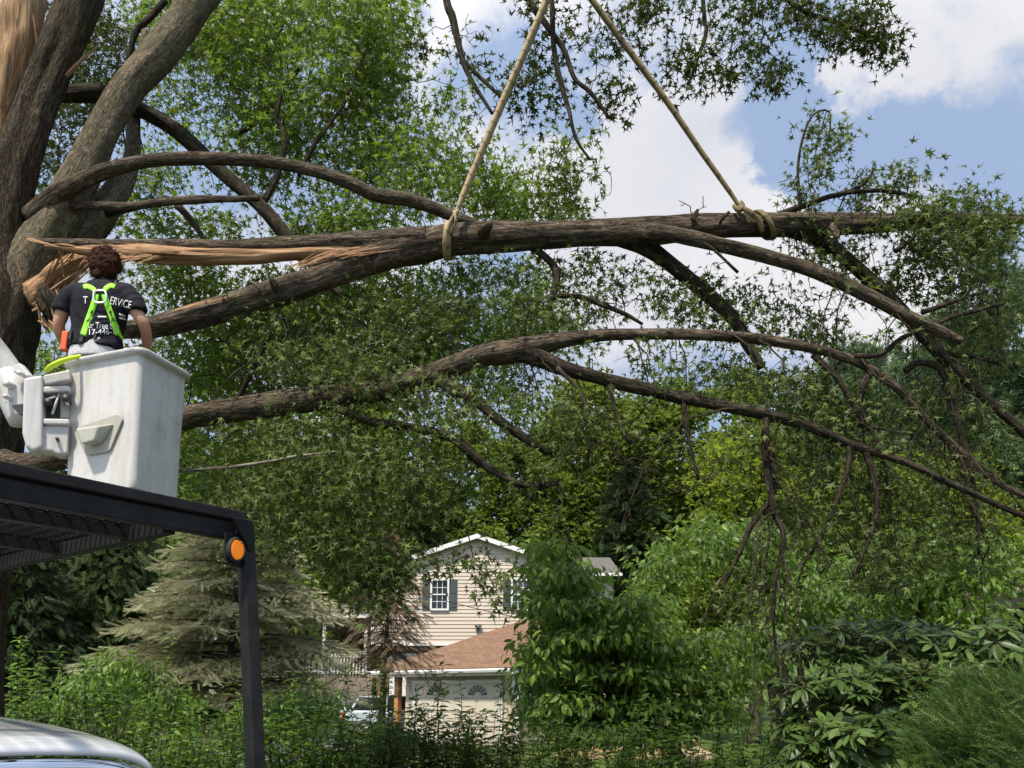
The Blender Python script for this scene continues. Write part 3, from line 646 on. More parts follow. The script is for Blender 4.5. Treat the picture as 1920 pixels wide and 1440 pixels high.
cr = blobs([(1540, 250, 36, 40, 6.8, .15, 8), (1530, 310, 26, 26, 6.8, .15, 5), (1580, 250, 16, 16, 6.8, .1, 3), (1510, 380, 26, 30, 6.8, .15, 4), (1650, 350, 50, 36, 6.8, .25, 11), (1710, 320, 50, 34, 6.8, .25, 12), (1740, 390, 90, 46, 6.75, .3, 30), (1840, 380, 80, 50, 6.8, .3, 28), (1890, 430, 60, 50, 6.8, .3, 18), (1790, 440, 80, 40, 6.7, .3, 24),
    (1620, 460, 70, 30, 6.9, .2, 8), (1520, 480, 50, 26, 6.9, .2, 5), (1740, 500, 80, 40, 6.9, .3, 14), (1850, 520, 80, 50, 6.9, .3, 22), (1590, 420, 40, 26, 6.75, .2, 3), (1660, 520, 60, 40, 7, .3, 9), (1900, 610, 60, 60, 7, .3, 12),
    (1250, 540, 60, 50, 7, .3, 10), (1330, 560, 60, 50, 7, .3, 12), (1440, 590, 80, 60, 7.1, .3, 22), (1520, 620, 60, 40, 7.1, .3, 14), (1180, 520, 60, 50, 7, .3, 10), (1060, 500, 80, 26, 6.9, .3, 12), (900, 510, 90, 24, 6.9, .3, 14), (1360, 640, 50, 36, 7, .3, 8), (1040, 420, 50, 12, 6.9, .2, 4), (1820, 620, 80, 40, 7, .3, 12)])
cr = cr[rng.random(len(cr)) < .85]; cr[:, 1] += np.where(cr[:, 0] > 3.2, .16, 0)
leaves_at(mbl, cr, 22, .165, .104, tint0=.45, tvar=.8, droop=.5, up=.5)
grow(mbt, np.concatenate(limb_skel)[::2], cr, r_end=.0022, maxr=.012, wig=.1)
bare = blobs([(1300, 385, 70, 26, 6.7, .1, 7), (1580, 390, 90, 40, 6.75, .2, 20), (1620, 320, 60, 40, 6.8, .2, 10), (1490, 350, 40, 40, 6.8, .1, 6), (1600, 470, 70, 50, 6.7, .2, 12), (1380, 470, 60, 60, 6.6, .2, 8), (1150, 570, 80, 50, 6.9, .3, 18), (1820, 600, 90, 60, 6.9, .3, 24), (420, 560, 90, 40, 6.45, .1, 7), (1830, 660, 80, 40, 7, .2, 14)])
grow(mbt, np.concatenate(limb_skel)[::2], bare, r_end=.0026, maxr=.01, wig=.16, sag=.04)
e1 = drooping(mbt, np.concatenate(limb_skel), 34, .3, .9, r0=.008, keep=lambda p: p[0] > 2.4)
leaves_at(mbl, e1[::2], 10, .18, .1, tint0=.35, tvar=.6, droop=.9, up=.3)
mbl.build('foliage', M['oak_dull'], bl); mbt.build('twigs', M['twig'], bl)

# ------------------------------------------------------------------ trees beyond
M['far_leaf'] = leaf_mat('far_leaves', (.046, .072, .012), (.092, .138, .018), (.155, .21, .028), trans=.38, rough=.6, spec=.2)
M['lime_leaf'] = leaf_mat('lime_leaves', (.055, .085, .01), (.12, .175, .016), (.24, .3, .03), trans=.42, rough=.55, spec=.25)
M['dark_needle'] = leaf_mat('dark_needles', (.016, .032, .012), (.032, .058, .02), (.065, .1, .034), trans=.1, rough=.6, spec=.2)
M['pine_needle'] = leaf_mat('pine_needles', (.04, .075, .03), (.075, .13, .05), (.14, .2, .085), trans=.2, rough=.5)
M['blue_needle'] = leaf_mat('blue_spruce_needles', (.13, .105, .05), (.3, .285, .145), (.58, .61, .4), trans=.15, rough=.6, spec=.2)
M['olive_needle'] = leaf_mat('olive_needles', (.03, .05, .015), (.06, .09, .028), (.12, .16, .055), trans=.15, rough=.6, spec=.2)
M['brown_twigs'] = leaf_mat('dead_brown_twigs', (.1, .07, .045), (.2, .145, .095), (.32, .25, .17), trans=.1, rough=.9, spec=.1)
M['dog_leaf'] = leaf_mat('dogwood_leaves', (.033, .067, .009), (.08, .15, .015), (.185, .28, .034), under=(.12, .19, .045), trans=.38, rough=.45, spec=.35)
M['shrub_leaf'] = leaf_mat('shrub_leaves', (.034, .074, .012), (.075, .145, .018), (.155, .25, .034), trans=.35, rough=.45)
M['shrub_dark'] = leaf_mat('dark_shrub_leaves', (.024, .044, .01), (.05, .086, .016), (.1, .15, .03), trans=.32, rough=.55, spec=.2)
M['rhodo_leaf'] = leaf_mat('rhododendron_leaves', (.024, .046, .011), (.05, .088, .018), (.1, .155, .034), under=(.13, .13, .06), trans=.2, rough=.4, spec=.3)
M['juniper'] = leaf_mat('juniper_needles', (.033, .064, .012), (.064, .115, .02), (.11, .18, .034), trans=.2, rough=.55)

def sprig_template(pairs=8, nw=.035, nl=.2, tuft=False, seed=2):
    r = np.random.default_rng(seed); V, Fc = [], []
    for i in range(pairs):
        y = i/pairs
        for s in (-1, 1, 0):
            l = nl*(1-.35*y)*(.8+.4*r.random()); a = len(V)
            ex = (s*l*.8, y+l*.75, -.02) if s else (r.normal()*.03, y+l*.8, l*.5)
            V += [(-nw*.5 if s == 0 else 0, y-nw*.5, 0), (nw*.5 if s == 0 else 0, y+nw*.5, 0), ex]; Fc.append((a, a+1, a+2))
    return np.array(V, float), np.array(Fc)
def tuft_template(n=20, w=.11, seed=5):
    r = np.random.default_rng(seed); V, Fc = [], []
    for i in range(n):
        d = unit(r.normal(size=3)+np.array([0, .7, 0])); s = unit(np.cross(d, r.normal(size=3)))*w*.5; a = len(V)
        V += [s, -s, d*(.7+.4*r.random())]; Fc.append((a, a+1, a+2))
    return np.array(V), np.array(Fc)
SPRIG = sprig_template(8, .085, .26); TUFT = tuft_template(); FEATH = sprig_template(12, .03, .13)

def crown_pts(c, rx, ry, rz, lobes, n, lr=.42):
    out = []
    L = []
    for k in range(lobes):
        q = unit(rng.normal(size=3))*rng.random()**.45*.72
        L.append((np.array(c)+q*np.array([rx, ry, rz]), lr*(.75+.5*rng.random())))
    for k in range(n):
        p, s = L[int(rng.integers(lobes))]
        q = unit(rng.normal(size=3)+np.array([0, -.25, .35]))*(.55+.45*rng.random()**.5)
        out.append(p+q*s*np.array([rx, ry, rz]))
    return np.array(out)
def broadleaf(name, label, px, top, low, rpx, Y, mat, n=110, per=60, size=.46, spread=.9, tint0=.5, cat='tree', group='trees of the far wood', tmpl=CLUMP, lobes=11, trunk_r=.28, droop=.3):
    k = Y/F; zt = P(px, top, Y)[2]; zl = max(.3, P(px, low, Y)[2]); c = np.array([P(px, 1300, Y)[0], Y, (zt+zl)/2])
    rz = (zt-zl)/2; rx = rpx*k
    root = thing(name, (c[0], Y, 0), label, cat, group)
    mbt, mbl = MB(), MB()
    pts = np.array([[c[0]+rng.normal()*.05*rx*i, Y+rng.normal()*.05*rx*i, -.1+(zt-rz*.5)*i/6] for i in range(7)])
    tr = catmull(np.concatenate([pts, np.linspace(trunk_r, trunk_r*.25, 7)[:, None]], 1), .5)
    tube(mbt, tr[:, :3], tr[:, 3], 8, .08)
    cp = crown_pts(c, rx*.9, min(rx, 4)*.9, rz*.92, lobes, n)
    cp[:, 2] = np.maximum(cp[:, 2], .4)
    grow(mbt, tr[2:, :3], cp[::2], r_end=.02*trunk_r/.28, r_len=.012, maxr=trunk_r*.35, wig=.06, sides=3, sag=.05)
    leaves_at(mbl, cp, per, spread, size, tmpl, tint0=tint0, tvar=.6, droop=droop, outc=c, flat=.7)
    mbt.build('trunk', M['bark_tree'], root); mbl.build('crown', mat, root)
    return root
def conifer(name, label, px, top, low, rpx, Y, mat, tiers=16, nb=9, size=.4, step=.22, droop=.25, group=None, tmpl=SPRIG, bare=0., tint0=.4, power=.8, fill=1., lean=0., trunk_r=.16, twm=None, hang=.5):
    k = Y/F; zt = P(px, top, Y)[2]; zl = max(.15, P(px, low, Y)[2]); x = P(px, 1300, Y)[0]; Rm = rpx*k
    root = thing(name, (x, Y, 0), label, 'tree', group); mbt, mbl = MB(), MB()
    tp = np.array([[x+lean*i/8*zt, Y, -.1+(zt+.1)*i/8] for i in range(9)]); tube(mbt, tp, np.linspace(trunk_r, .015, 9), 8, .05)
    pos, dr, tn = [], [], []
    for i in range(tiers):
        u = i/(tiers-1); z = zl+(zt-zl)*u**.95
        L = Rm*((1-u)**power)*.97+.12*Rm*(1-u)+.06
        for b in range(nb):
            a = 2*math.pi*(b+rng.random()*.8)/nb+i; Lb = L*(.65+.45*rng.random()); zz = z+rng.normal()*.06*Rm
            h = np.array([math.cos(a), math.sin(a), 0]); o = np.array([x+lean*zz, Y, zz])
            s = np.linspace(0, 1, 6)[:, None]
            pts = o+h*Lb*s+np.array([0, 0, 1])*(.12*Lb*s-droop*Lb*s*s*1.6)+rng.normal(size=(6, 3))*.02*Lb*s
            tube(mbt, pts, np.linspace(.03, .006, 6)*trunk_r/.16, 3, cap=False)
            side = np.array([-h[1], h[0], 0]); ns = max(3, int(Lb/step))
            for q in range(ns):
                w = (q+.5)/ns
                if w < bare*(.6+.6*rng.random()): continue
                j = w*5; i0 = min(4, int(j)); p = pts[i0]+(pts[i0+1]-pts[i0])*(j-i0)
                tl = .42*Lb*(1-w)**.7+.1*Lb
                for sgn in (-1, 1):
                    nn = max(1, int(tl/(step*.8)*fill))
                    for e in range(nn):
                        f = (e+rng.random()*.6)/nn
                        pos.append(p+side*sgn*tl*f+h*tl*f*.45+np.array([0, 0, -hang*tl*f*f-.03*rng.random()]))
                        dr.append(side*sgn*.8+h*.9+np.array([0, 0, -hang*.8]))
                        tn.append(.35*w+.45*f)
                pos.append(p+np.array([0, 0, .03])); dr.append(h+np.array([0, 0, .1-droop])); tn.append(w*.7)
    pos = np.array(pos); n = len(pos); dr = unit(np.array(dr))+rng.normal(size=(n, 3))*.28
    nr = np.array([0, 0, 1.])+rng.normal(size=(n, 3))*.4
    scatter(mbl, tmpl, pos, dr, nr, size*(.7+.6*rng.random(n)), np.clip(np.array(tn)*.7+tint0-.3+rng.normal(size=n)*.14, 0, 1))
    mbt.build('trunk', twm or M['bark_tree'], root); mbl.build('crown', mat, root, smooth=False)
    return root

FW = 'trees of the far wood'
broadleaf('wood_tree', 'tall green tree at the left end of the far wood, behind the split oak', 110, 640, 1296, 220, 54, M['far_leaf'], n=260)
broadleaf('wood_tree', 'broad green tree of the far wood, behind the bucket', 340, 660, 1296, 200, 48, M['far_leaf'], n=260, tint0=.4)
broadleaf('wood_tree', 'mid green tree of the far wood above the pale spruce', 560, 630, 1296, 190, 55, M['far_leaf'], n=250)
broadleaf('wood_tree', 'dull green tree of the far wood, left of the gabled house roof', 770, 630, 1296, 180, 51, M['far_leaf'], n=250, tint0=.35)
broadleaf('wood_tree', 'tall tree of the far wood straight behind the gable', 970, 655, 1296, 170, 60, M['far_leaf'], n=250, tint0=.45)
broadleaf('wood_tree', 'tree of the far wood seen under the fork of the lower oak limb', 1150, 650, 1296, 190, 53, M['far_leaf'], n=260, tint0=.65)
broadleaf('wood_tree', 'tree of the far wood crossed by the dark drooping branches', 1350, 630, 1296, 180, 50, M['far_leaf'], n=260, tint0=.6)
broadleaf('wood_tree', 'fresh green tree of the far wood under the broken branch end', 1500, 600, 1296, 170, 56, M['far_leaf'], n=260, tint0=.75)
broadleaf('wood_tree', 'pale green tree of the far wood beside the tall pine', 1760, 585, 1296, 150, 58, M['far_leaf'], n=260, tint0=.85)
broadleaf('pine_tree', 'tall soft needled pine at the right edge behind the hanging limb', 1890, 490, 1296, 190, 30, M['pine_needle'], n=260, per=46, size=.42, spread=.7, tint0=.5, tmpl=TUFT, group=None, lobes=16)
broadleaf('pine_tree', 'rounded grey green pine left of the tall right edge pine', 1640, 575, 1296, 150, 44, M['pine_needle'], n=240, per=46, size=.6, spread=.8, tint0=.35, tmpl=TUFT, group=None, lobes=16)
conifer('pine_tree', 'dark conifer behind the right wing of the house', 1190, 885, 1240, 130, 46, M['dark_needle'], tiers=16, nb=9, size=.9, step=.45, power=.6)
conifer('pine_tree', 'dark conifer behind the left side of the gable', 770, 900, 1240, 120, 47, M['dark_needle'], tiers=16, nb=9, size=.9, step=.45, power=.7)
broadleaf('garden_tree', 'small bright round tree rising just behind the gable peak', 905, 945, 1296, 85, 50, M['lime_leaf'], n=150, per=50, size=.34, spread=.65, tint0=.45, group=None)
broadleaf('garden_tree', 'yellow green tree behind the dark twigs of the lower limb', 1400, 760, 1296, 170, 26, M['lime_leaf'], n=260, per=50, size=.24, spread=.55, tint0=.4, group=None)
broadleaf('garden_tree', 'lime green tree rising behind the right wing of the house', 1200, 770, 1296, 150, 56, M['lime_leaf'], n=240, per=60, size=.46, spread=.9, tint0=.25, group=None)
broadleaf('garden_tree', 'green tree behind the drooping twigs on the right', 1660, 800, 1296, 160, 24, M['lime_leaf'], n=240, per=50, size=.22, spread=.55, tint0=.2, group=None)
broadleaf('garden_tree', 'leafy tree above the dark shed roof', 1850, 860, 1296, 140, 21, M['lime_leaf'], n=220, per=50, size=.2, spread=.5, tint0=.3, group=None)
broadleaf('garden_tree', 'dark green tree in shade behind the lower limb and bucket', 460, 820, 1296, 200, 32, M['far_leaf'], n=260, per=50, size=.27, spread=.65, tint0=.3, group=None)
broadleaf('garden_tree', 'dark green tree in shade left of the house porch', 660, 860, 1296, 130, 42, M['far_leaf'], n=220, per=50, size=.32, spread=.65, tint0=.25, group=None)
broadleaf('wood_tree', 'green tree of the far wood between the gable and the dark conifer', 1075, 840, 1296, 110, 54, M['far_leaf'], n=200, tint0=.5)
broadleaf('garden_tree', 'small green tree filling the gap right of the dogwood top', 1290, 985, 1296, 110, 30, M['lime_leaf'], n=170, per=50, size=.26, spread=.6, tint0=.25, group=None)
conifer('weeping_spruce', 'olive weeping spruce under the black mesh guard', 170, 880, 1320, 250, 19, M['olive_needle'], tiers=20, nb=10, size=.4, step=.24, droop=.35, hang=1.1, tint0=.4, power=.55)
conifer('weeping_spruce', 'dark weeping spruce at the left picture edge above the car hood', 20, 960, 1330, 130, 16, M['dark_needle'], tiers=16, nb=9, size=.36, step=.2, droop=.35, hang=1., tint0=.55, power=.55)
conifer('blue_spruce', 'pale blue green spruce in tiers behind the black post', 430, 915, 1345, 245, 15, M['blue_needle'], tiers=10, nb=11, size=.2, step=.11, droop=.13, hang=.4, tint0=.5, bare=.2, power=.45, fill=1.)
conifer('dying_spruce', 'thin brown half bare spruce in front of the house', 715, 1010, 1225, 100, 23, M['brown_twigs'], tiers=13, nb=8, size=.4, step=.32, droop=.45, hang=1.0, tint0=.5, power=.5, fill=.25, lean=.03, trunk_r=.13)

# dogwood, drooping leaves in layers
def leafy(name, label, cat, blobs_, base, mat, per, spread, size, tmpl=ELL, trunk_r=.07, tint0=.45, tvar=.6, droop=.9, up=.7, flat=.5, group=None, stems=1, part='crown', wood='trunk', lean=1.5):
    root = thing(name, base, label, cat, group); mbt, mbl = MB(), MB()
    cr = blobs(blobs_); cr[:, 2] = np.maximum(cr[:, 2], .08); c = cr.mean(0); sk = []
    for s in range(stems):
        a = 2*math.pi*s/stems+rng.random(); b0 = np.array(base)+np.array([math.cos(a), math.sin(a), 0])*.12*(stems > 1)
        hi = np.array([c[0], c[1], np.percentile(cr[:, 2], 75)])+np.array([math.cos(a), math.sin(a), 0])*(.4*(stems > 1))
        q = np.array([[*b0, trunk_r], [*(b0*.65+hi*.35+rng.normal(size=3)*.12), trunk_r*.8], [*(b0*.3+hi*.7+rng.normal(size=3)*.15), trunk_r*.55], [*hi, trunk_r*.25]])
        q[0, 2] -= .05
        cc = catmull(q, .12); tube(mbt, cc[:, :3], cc[:, 3], 8, .08); sk.append(cc[3:, :3])
    grow(mbt, np.concatenate(sk), cr, r_end=.004, r_len=.012, maxr=trunk_r*.5, sides=4, wig=.06)
    leaves_at(mbl, cr, per, spread, size, tmpl, tint0=tint0, tvar=tvar, droop=droop, up=up, flat=flat)
    mbt.build(wood, M['bark_tree'], root); mbl.build(part, mat, root)
    return root
leafy('dogwood_tree', 'bright green dogwood with hanging oval leaves covering the right of the house', 'tree',
      [(x+random.uniform(-14, 14), y+o+random.uniform(-11, 11), 40, 9, Y, .6, n) for o, Y, n in ((0, 10.7, 8), (28, 11.7, 9), (8, 12.6, 8)) for y, xa, xb in ((1035, 1036, 1056), (1085, 1042, 1110), (1140, 1044, 1220), (1200, 1026, 1350), (1262, 1024, 1410), (1322, 1036, 1370), (1366, 1060, 1250)) for x in range(xa, xb+1, 44) if not (o and y == 1366)],
      (2.6, 11.2, 0), M['dog_leaf'], 32, .25, .118, tmpl=ell_template(.42, .25, .4), stems=2, trunk_r=.09, flat=.42, droop=.8, tint0=.62, tvar=.8, up=.9)
leafy('small_tree', 'shaded tree with oval leaves between the dogwood and the rhododendron', 'tree',
      [(1340, 1020, 100, 50, 14, 1, 36), (1250, 1075, 60, 40, 14, .8, 18), (1450, 1040, 90, 60, 14, 1, 32), (1560, 1110, 90, 60, 13, 1, 36), (1490, 1160, 80, 50, 13, .8, 28), (1640, 1060, 80, 50, 14, 1, 28), (1420, 1200, 70, 50, 12.5, .8, 22)],
      (4.4, 13.6, 0), M['dog_leaf'], 30, .34, .14, tint0=.25, trunk_r=.1, stems=2)
leafy('small_tree', 'light green bush growing in front of the dark shed roof', 'tree',
      [(1720, 1030, 90, 50, 10.6, .6, 30), (1830, 1040, 90, 40, 10.4, .5, 24), (1880, 1085, 60, 24, 10.2, .4, 10), (1760, 1110, 60, 30, 10.4, .5, 14), (1690, 1100, 60, 40, 10.6, .5, 18), (1850, 1150, 60, 20, 10., .3, 7)],
      (5.6, 10.7, 0), M['dog_leaf'], 28, .3, .12, tint0=.45, trunk_r=.06, stems=2)

# rhododendron whorls
def rhodo(name, label, bl_, base):
    root = thing(name, base, label, 'shrub', 'rhododendrons'); mbt, mbl = MB(), MB()
    cr = blobs(bl_); cr[:, 2] = np.maximum(cr[:, 2], .1); n = len(cr)
    sk = []
    for s in range(6):
        a = s*1.05; e = np.array(base)+np.array([math.cos(a)*.8, math.sin(a)*.5, .7]); q = np.linspace(0, 1, 6)[:, None]
        pts = np.array(base)-np.array([0, 0, .04])+(e-np.array(base))*q+np.array([0, 0, .12])*q*(1-q); tube(mbt, pts, np.linspace(.035, .02, 6), 6); sk.append(pts[1:])
    grow(mbt, np.concatenate(sk), cr, r_end=.006, r_len=.01, maxr=.02, wig=.04)
    k = 11; c = np.repeat(cr, k, 0); ph = np.tile(np.arange(k)*2*math.pi/k, n)+np.repeat(rng.random(n)*6, k)
    el = rng.normal(size=n*k)*.28-.18
    ax = unit(np.array([0, -.25, 1])+rng.normal(size=(n, 3))*.3); ax = np.repeat(ax, k, 0)
    u = unit(np.cross(ax, np.array([1., .1, .05]))); w = np.cross(ax, u)
    d = u*np.cos(ph)[:, None]+w*np.sin(ph)[:, None]+ax*np.tan(np.clip(el, -1., .9))[:, None]
    tn = np.clip(np.repeat(rng.random(n), k)*.6+rng.random(n*k)*.4, 0, 1)
    scatter(mbl, RHODO, c+unit(d)*.015, d, ax+rng.normal(size=(n*k, 3))*.2, .155*(.65+.6*rng.random(n*k)), tn)
    mbt.build('stems', M['bark_tree'], root); mbl.build('foliage', M['rhodo_leaf'], root)
rhodo('rhododendron', 'big rhododendron with whorls of long leathery leaves below the shed',
      [(1560, 1205, 110, 40, 7.2, .4, 50), (1680, 1195, 110, 36, 7.4, .4, 50), (1600, 1290, 120, 50, 6.6, .4, 66), (1720, 1280, 100, 50, 6.6, .4, 50), (1500, 1330, 60, 60, 6.6, .3, 30), (1640, 1380, 120, 50, 6.2, .4, 54), (1540, 1410, 80, 40, 6.2, .3, 30), (1810, 1205, 90, 36, 7.2, .4, 36)], (3.3, 6.7, 0))
rhodo('rhododendron', 'smaller rhododendron at the right edge behind the juniper', [(1870, 1220, 70, 50, 6.6, .3, 26), (1830, 1270, 80, 40, 6.3, .3, 24), (1890, 1190, 50, 30, 6.8, .3, 10)], (4.0, 6.7, 0))
jr = thing('juniper_shrub', (2.85, 4.9, 0), 'feathery green juniper filling the lower right corner', 'shrub')
mbl, mbt = MB(), MB()
cr = blobs([(1890, 1310, 50, 40, 5.0, .25, 40), (1850, 1380, 80, 46, 4.9, .25, 90), (1900, 1420, 80, 60, 4.8, .25, 80), (1790, 1430, 60, 26, 4.9, .2, 36), (1830, 1300, 30, 16, 5.1, .15, 10), (1780, 1345, 40, 22, 5.0, .2, 18), (1740, 1400, 40, 24, 5., .2, 14)])
n = 9; c = np.repeat(cr, n, 0)
d = np.array([-.7, -.2, .5])+rng.normal(size=(len(c), 3))*.4
scatter(mbl, FEATH, c+rng.normal(size=c.shape)*.05, d, rdir(len(c)), .17*(.6+.8*rng.random(len(c))), np.clip(rng.normal(size=len(c))*.25+.45, 0, 1))
jb = np.array([2.9, 4.9, 0.]); sk = np.array([jb+np.array([.05*i*math.sin(i), 0, .1*i]) for i in range(8)])
tube(mbt, sk, np.linspace(.04, .015, 8), 6); grow(mbt, sk, cr, r_end=.003, r_len=.008, maxr=.014)
mbt.build('stems', M['bark_tree'], jr); mbl.build('foliage', M['juniper'], jr, smooth=False)

# leafy shrubs along the verge: upright shoots with paired leaves
def shoots(name, label, px, Y, top, wpx, mat, n=70, size=.085, tint0=.5, group='verge shrubs', tall=0, tmpl=NARROW):
    x = P(px, 1300, Y)[0]; H = max(.35, P(px, top, Y)[2]); w = wpx*Y/F
    root = thing(name, (x, Y, 0), label, 'shrub', group); mbt, mbl = MB(), MB(); pos, dr = [], []
    for k in range(n+tall):
        b = np.array([x+rng.normal()*.22*w, Y+rng.normal()*.2, -.03]); h = H*(.55+.5*rng.random()) if k < n else H*(1.12+.25*rng.random())
        e = b+np.array([rng.normal()*.35*w, rng.normal()*.35, h]); u = np.linspace(0, 1, 8)[:, None]
        pts = b+(e-b)*u+np.array([(e-b)[0]*.35, 0, 0])*u*u+rng.normal(size=(8, 3))*.012
        tube(mbt, pts, np.linspace(.008, .002, 8), 4, cap=False)
        m = int(h*19); a0 = rng.random()*6
        for q in range(m):
            f = .12+.88*(q+.5)/m; j = f*7; i0 = min(6, int(j)); p = pts[i0]+(pts[i0+1]-pts[i0])*(j-i0)
            for s in (0, math.pi):
                a = a0+q*1.57+s; pos.append(p); dr.append((math.cos(a), math.sin(a), .45-.3*rng.random()))
        # side twigs
    pos = np.array(pos); nn = len(pos); dr = np.array(dr)+rng.normal(size=(nn, 3))*.25
    scatter(mbl, tmpl, pos, dr, np.array([0, 0, 1.])+rng.normal(size=(nn, 3))*.35, size*(.6+.7*rng.random(nn)), np.clip(tint0+rng.normal(size=nn)*.2+.25*(pos[:, 2]/H-.6), 0, 1))
    mbt.build('stems', M['twig'], root); mbl.build('foliage', mat, root)
SH = [
    (20, 8.6, 1300, 130, 'shrub_dark', .5, 2, 'dark shrub at the left edge above the car hood'), (45, 9.4, 1195, 60, 'shrub_leaf', .8, 0, 'tall pale green weed shoots at the left edge'),
    (150, 9.0, 1290, 120, 'shrub_leaf', .45, 2, 'green shrub under the weeping spruce, above the hood'), (255, 8.4, 1300, 130, 'shrub_leaf', .7, 3, 'light green bushy shrub left of the black post'),
    (350, 7.6, 1360, 110, 'shrub_leaf', .6, 3, 'leafy shrub just left of the foot of the black post'), (430, 8.6, 1330, 110, 'shrub_leaf', .75, 2, 'sunny green shrub behind the black post'), (545, 8.2, 1330, 120, 'shrub_leaf', .6, 4, 'bright shrub just right of the black post'),
    (650, 8.6, 1325, 120, 'shrub_leaf', .6, 4, 'leafy green shrub hiding the lower part of the parked car'), (745, 8.2, 1335, 110, 'shrub_dark', .5, 3, 'low dark shrub before the garage corner'), (830, 8.4, 1325, 120, 'shrub_dark', .6, 8, 'shrub with tall thin shoots before the garage door'),
    (930, 8.2, 1335, 110, 'shrub_dark', .5, 4, 'dark shrub before the right jamb of the garage door'), (1040, 8.0, 1355, 110, 'shrub_dark', .75, 3, 'mid green shrub below the dogwood'), (1150, 8.2, 1355, 110, 'shrub_leaf', .4, 3, 'low shrub before the tan outbuilding wall'), (1270, 8.0, 1360, 110, 'shrub_dark', .7, 2, 'low shrub before the pile of stones'),
    (1370, 7.8, 1350, 120, 'shrub_leaf', .3, 3, 'green shrub at the left foot of the big rhododendron'), (1460, 7.0, 1400, 90, 'shrub_dark', .5, 2, 'dark low shrub against the rhododendron stems')]
for px, Y, top, w, mt, tn, tall, lb in SH:
    shoots('verge_shrub', lb, px, Y, top, w, M[mt], n=64 if w > 70 else 14, tint0=tn, tall=tall, size=.1)
# taller shrub mass behind the verge on the left
leafy('lilac_bush', 'rounded light green bush between the two spruces', 'shrub', [(230, 1270, 80, 50, 11.5, .6, 46), (300, 1330, 80, 40, 11, .6, 30), (160, 1310, 80, 40, 11, .6, 30)], (-6.1, 11.4, 0), M['shrub_leaf'], 24, .24, .1, tint0=.65, stems=3, trunk_r=.03, part='foliage', wood='stems')
leafy('lilac_bush', 'leafy green bush between the black post and the parked car', 'shrub', [(570, 1330, 70, 40, 12, .6, 36), (500, 1350, 70, 30, 12, .6, 24)], (-3.2, 12, 0), M['shrub_leaf'], 24, .24, .1, tint0=.5, stems=3, trunk_r=.03, part='foliage', wood='stems')
leafy('lilac_bush', 'dark bush beside the garage corner, over the parked car', 'shrub', [(745, 1390, 50, 40, 14, .5, 24), (690, 1400, 50, 36, 14, .5, 20)], (-2.2, 14, 0), M['shrub_dark'], 24, .26, .11, tint0=.4, stems=3, trunk_r=.03, part='foliage', wood='stems')

# ------------------------------------------------------------------ house
M['siding'] = plain('cream_siding', (.5, .425, .35), .55, var=.05, scale=1.5)
M['white'] = plain('white_trim', (.66, .65, .64), .5, var=.04)
M['shutter'] = plain('slate_shutter', (.05, .06, .068), .5, var=.1)
M['glass'] = plain('window_glass', (.02, .024, .028), .06, spec=.8, var=.1)
M['brick'] = plain('brown_brick', (.19, .115, .08), .85, var=.3, scale=9, bump=.4)
M['shadow_wall'] = plain('porch_wall', (.24, .19, .15), .8, var=.15)  # brown shadow under the porch put into the wall colour
M['cream_ply'] = plain('garage_siding', (.5, .43, .32), .6, var=.06, scale=2)
M['door_cream'] = plain('garage_door_paint', (.55, .49, .40), .5, var=.05)
M['tan_wall'] = plain('tan_wall', (.42, .29, .15), .8, var=.12, scale=3)
M['dark_wall'] = plain('dark_shed_wood', (.035, .03, .027), .85, var=.3)
M['stone'] = plain('pink_stone', (.4, .27, .19), .9, var=.3, scale=7, bump=.5)
M['post_wood'] = plain('orange_post', (.4, .2, .08), .7, var=.2)
def shingle(name, a, b, c_):
    m, t = new_mat(name)
    co = t.n('ShaderNodeAttribute', attribute_name='bark_co').outputs['Vector']
    br = t.n('ShaderNodeTexBrick', {'Vector': co, 'Scale': 1., 'Color1': (*a, 1), 'Color2': (*b, 1), 'Mortar': (*[x*.45 for x in a], 1), 'Mortar Size': .012, 'Brick Width': .3, 'Row Height': .14, 'Mortar Smooth': .3})
    nz = t.n('ShaderNodeTexNoise', {'Vector': co, 'Scale': 5., 'Detail': 5.})
    c = t.mix(t.math('MULTIPLY', nz.outputs[0], .6), br.outputs['Color'], c_)
    nrm = t.n('ShaderNodeBump', {'Height': t.math('SUBTRACT', 1., br.outputs['Fac']), 'Strength': .6, 'Distance': .02}).outputs[0]
    finish(t, principled(t, c, .9, 0, .15, nrm)); return m
M['roof_rust'] = shingle('rust_shingles', (.22, .128, .08), (.135, .08, .052), (.19, .12, .083))
M['roof_grey'] = shingle('grey_shingles', (.12, .11, .105), (.16, .15, .14), (.1, .095, .09))
M['roof_dark'] = shingle('dark_shingles', (.04, .036, .033), (.055, .05, .045), (.07, .055, .045))
def slab(mb, a, b, c, d, th=.08):
    """roof plane a b (eave) c d (ridge) with shingle co-ordinates"""
    a, b, c, d = [np.asarray(q, float) for q in (a, b, c, d)]
    u = unit(b-a); n = unit(np.cross(b-a, d-a)); v = np.cross(n, u)
    n = n if n[2] > 0 else -n
    V = np.array([a, b, c, d, a-n*th, b-n*th, c-n*th, d-n*th])
    bco = np.stack([(V-a)@u, (V-a)@v, np.zeros(8)], 1)
    mb.add(V, [[(0, 1, 2, 3), (7, 6, 5, 4), (0, 4, 5, 1), (1, 5, 6, 2), (2, 6, 7, 3), (3, 7, 4, 0)]], bco=bco)
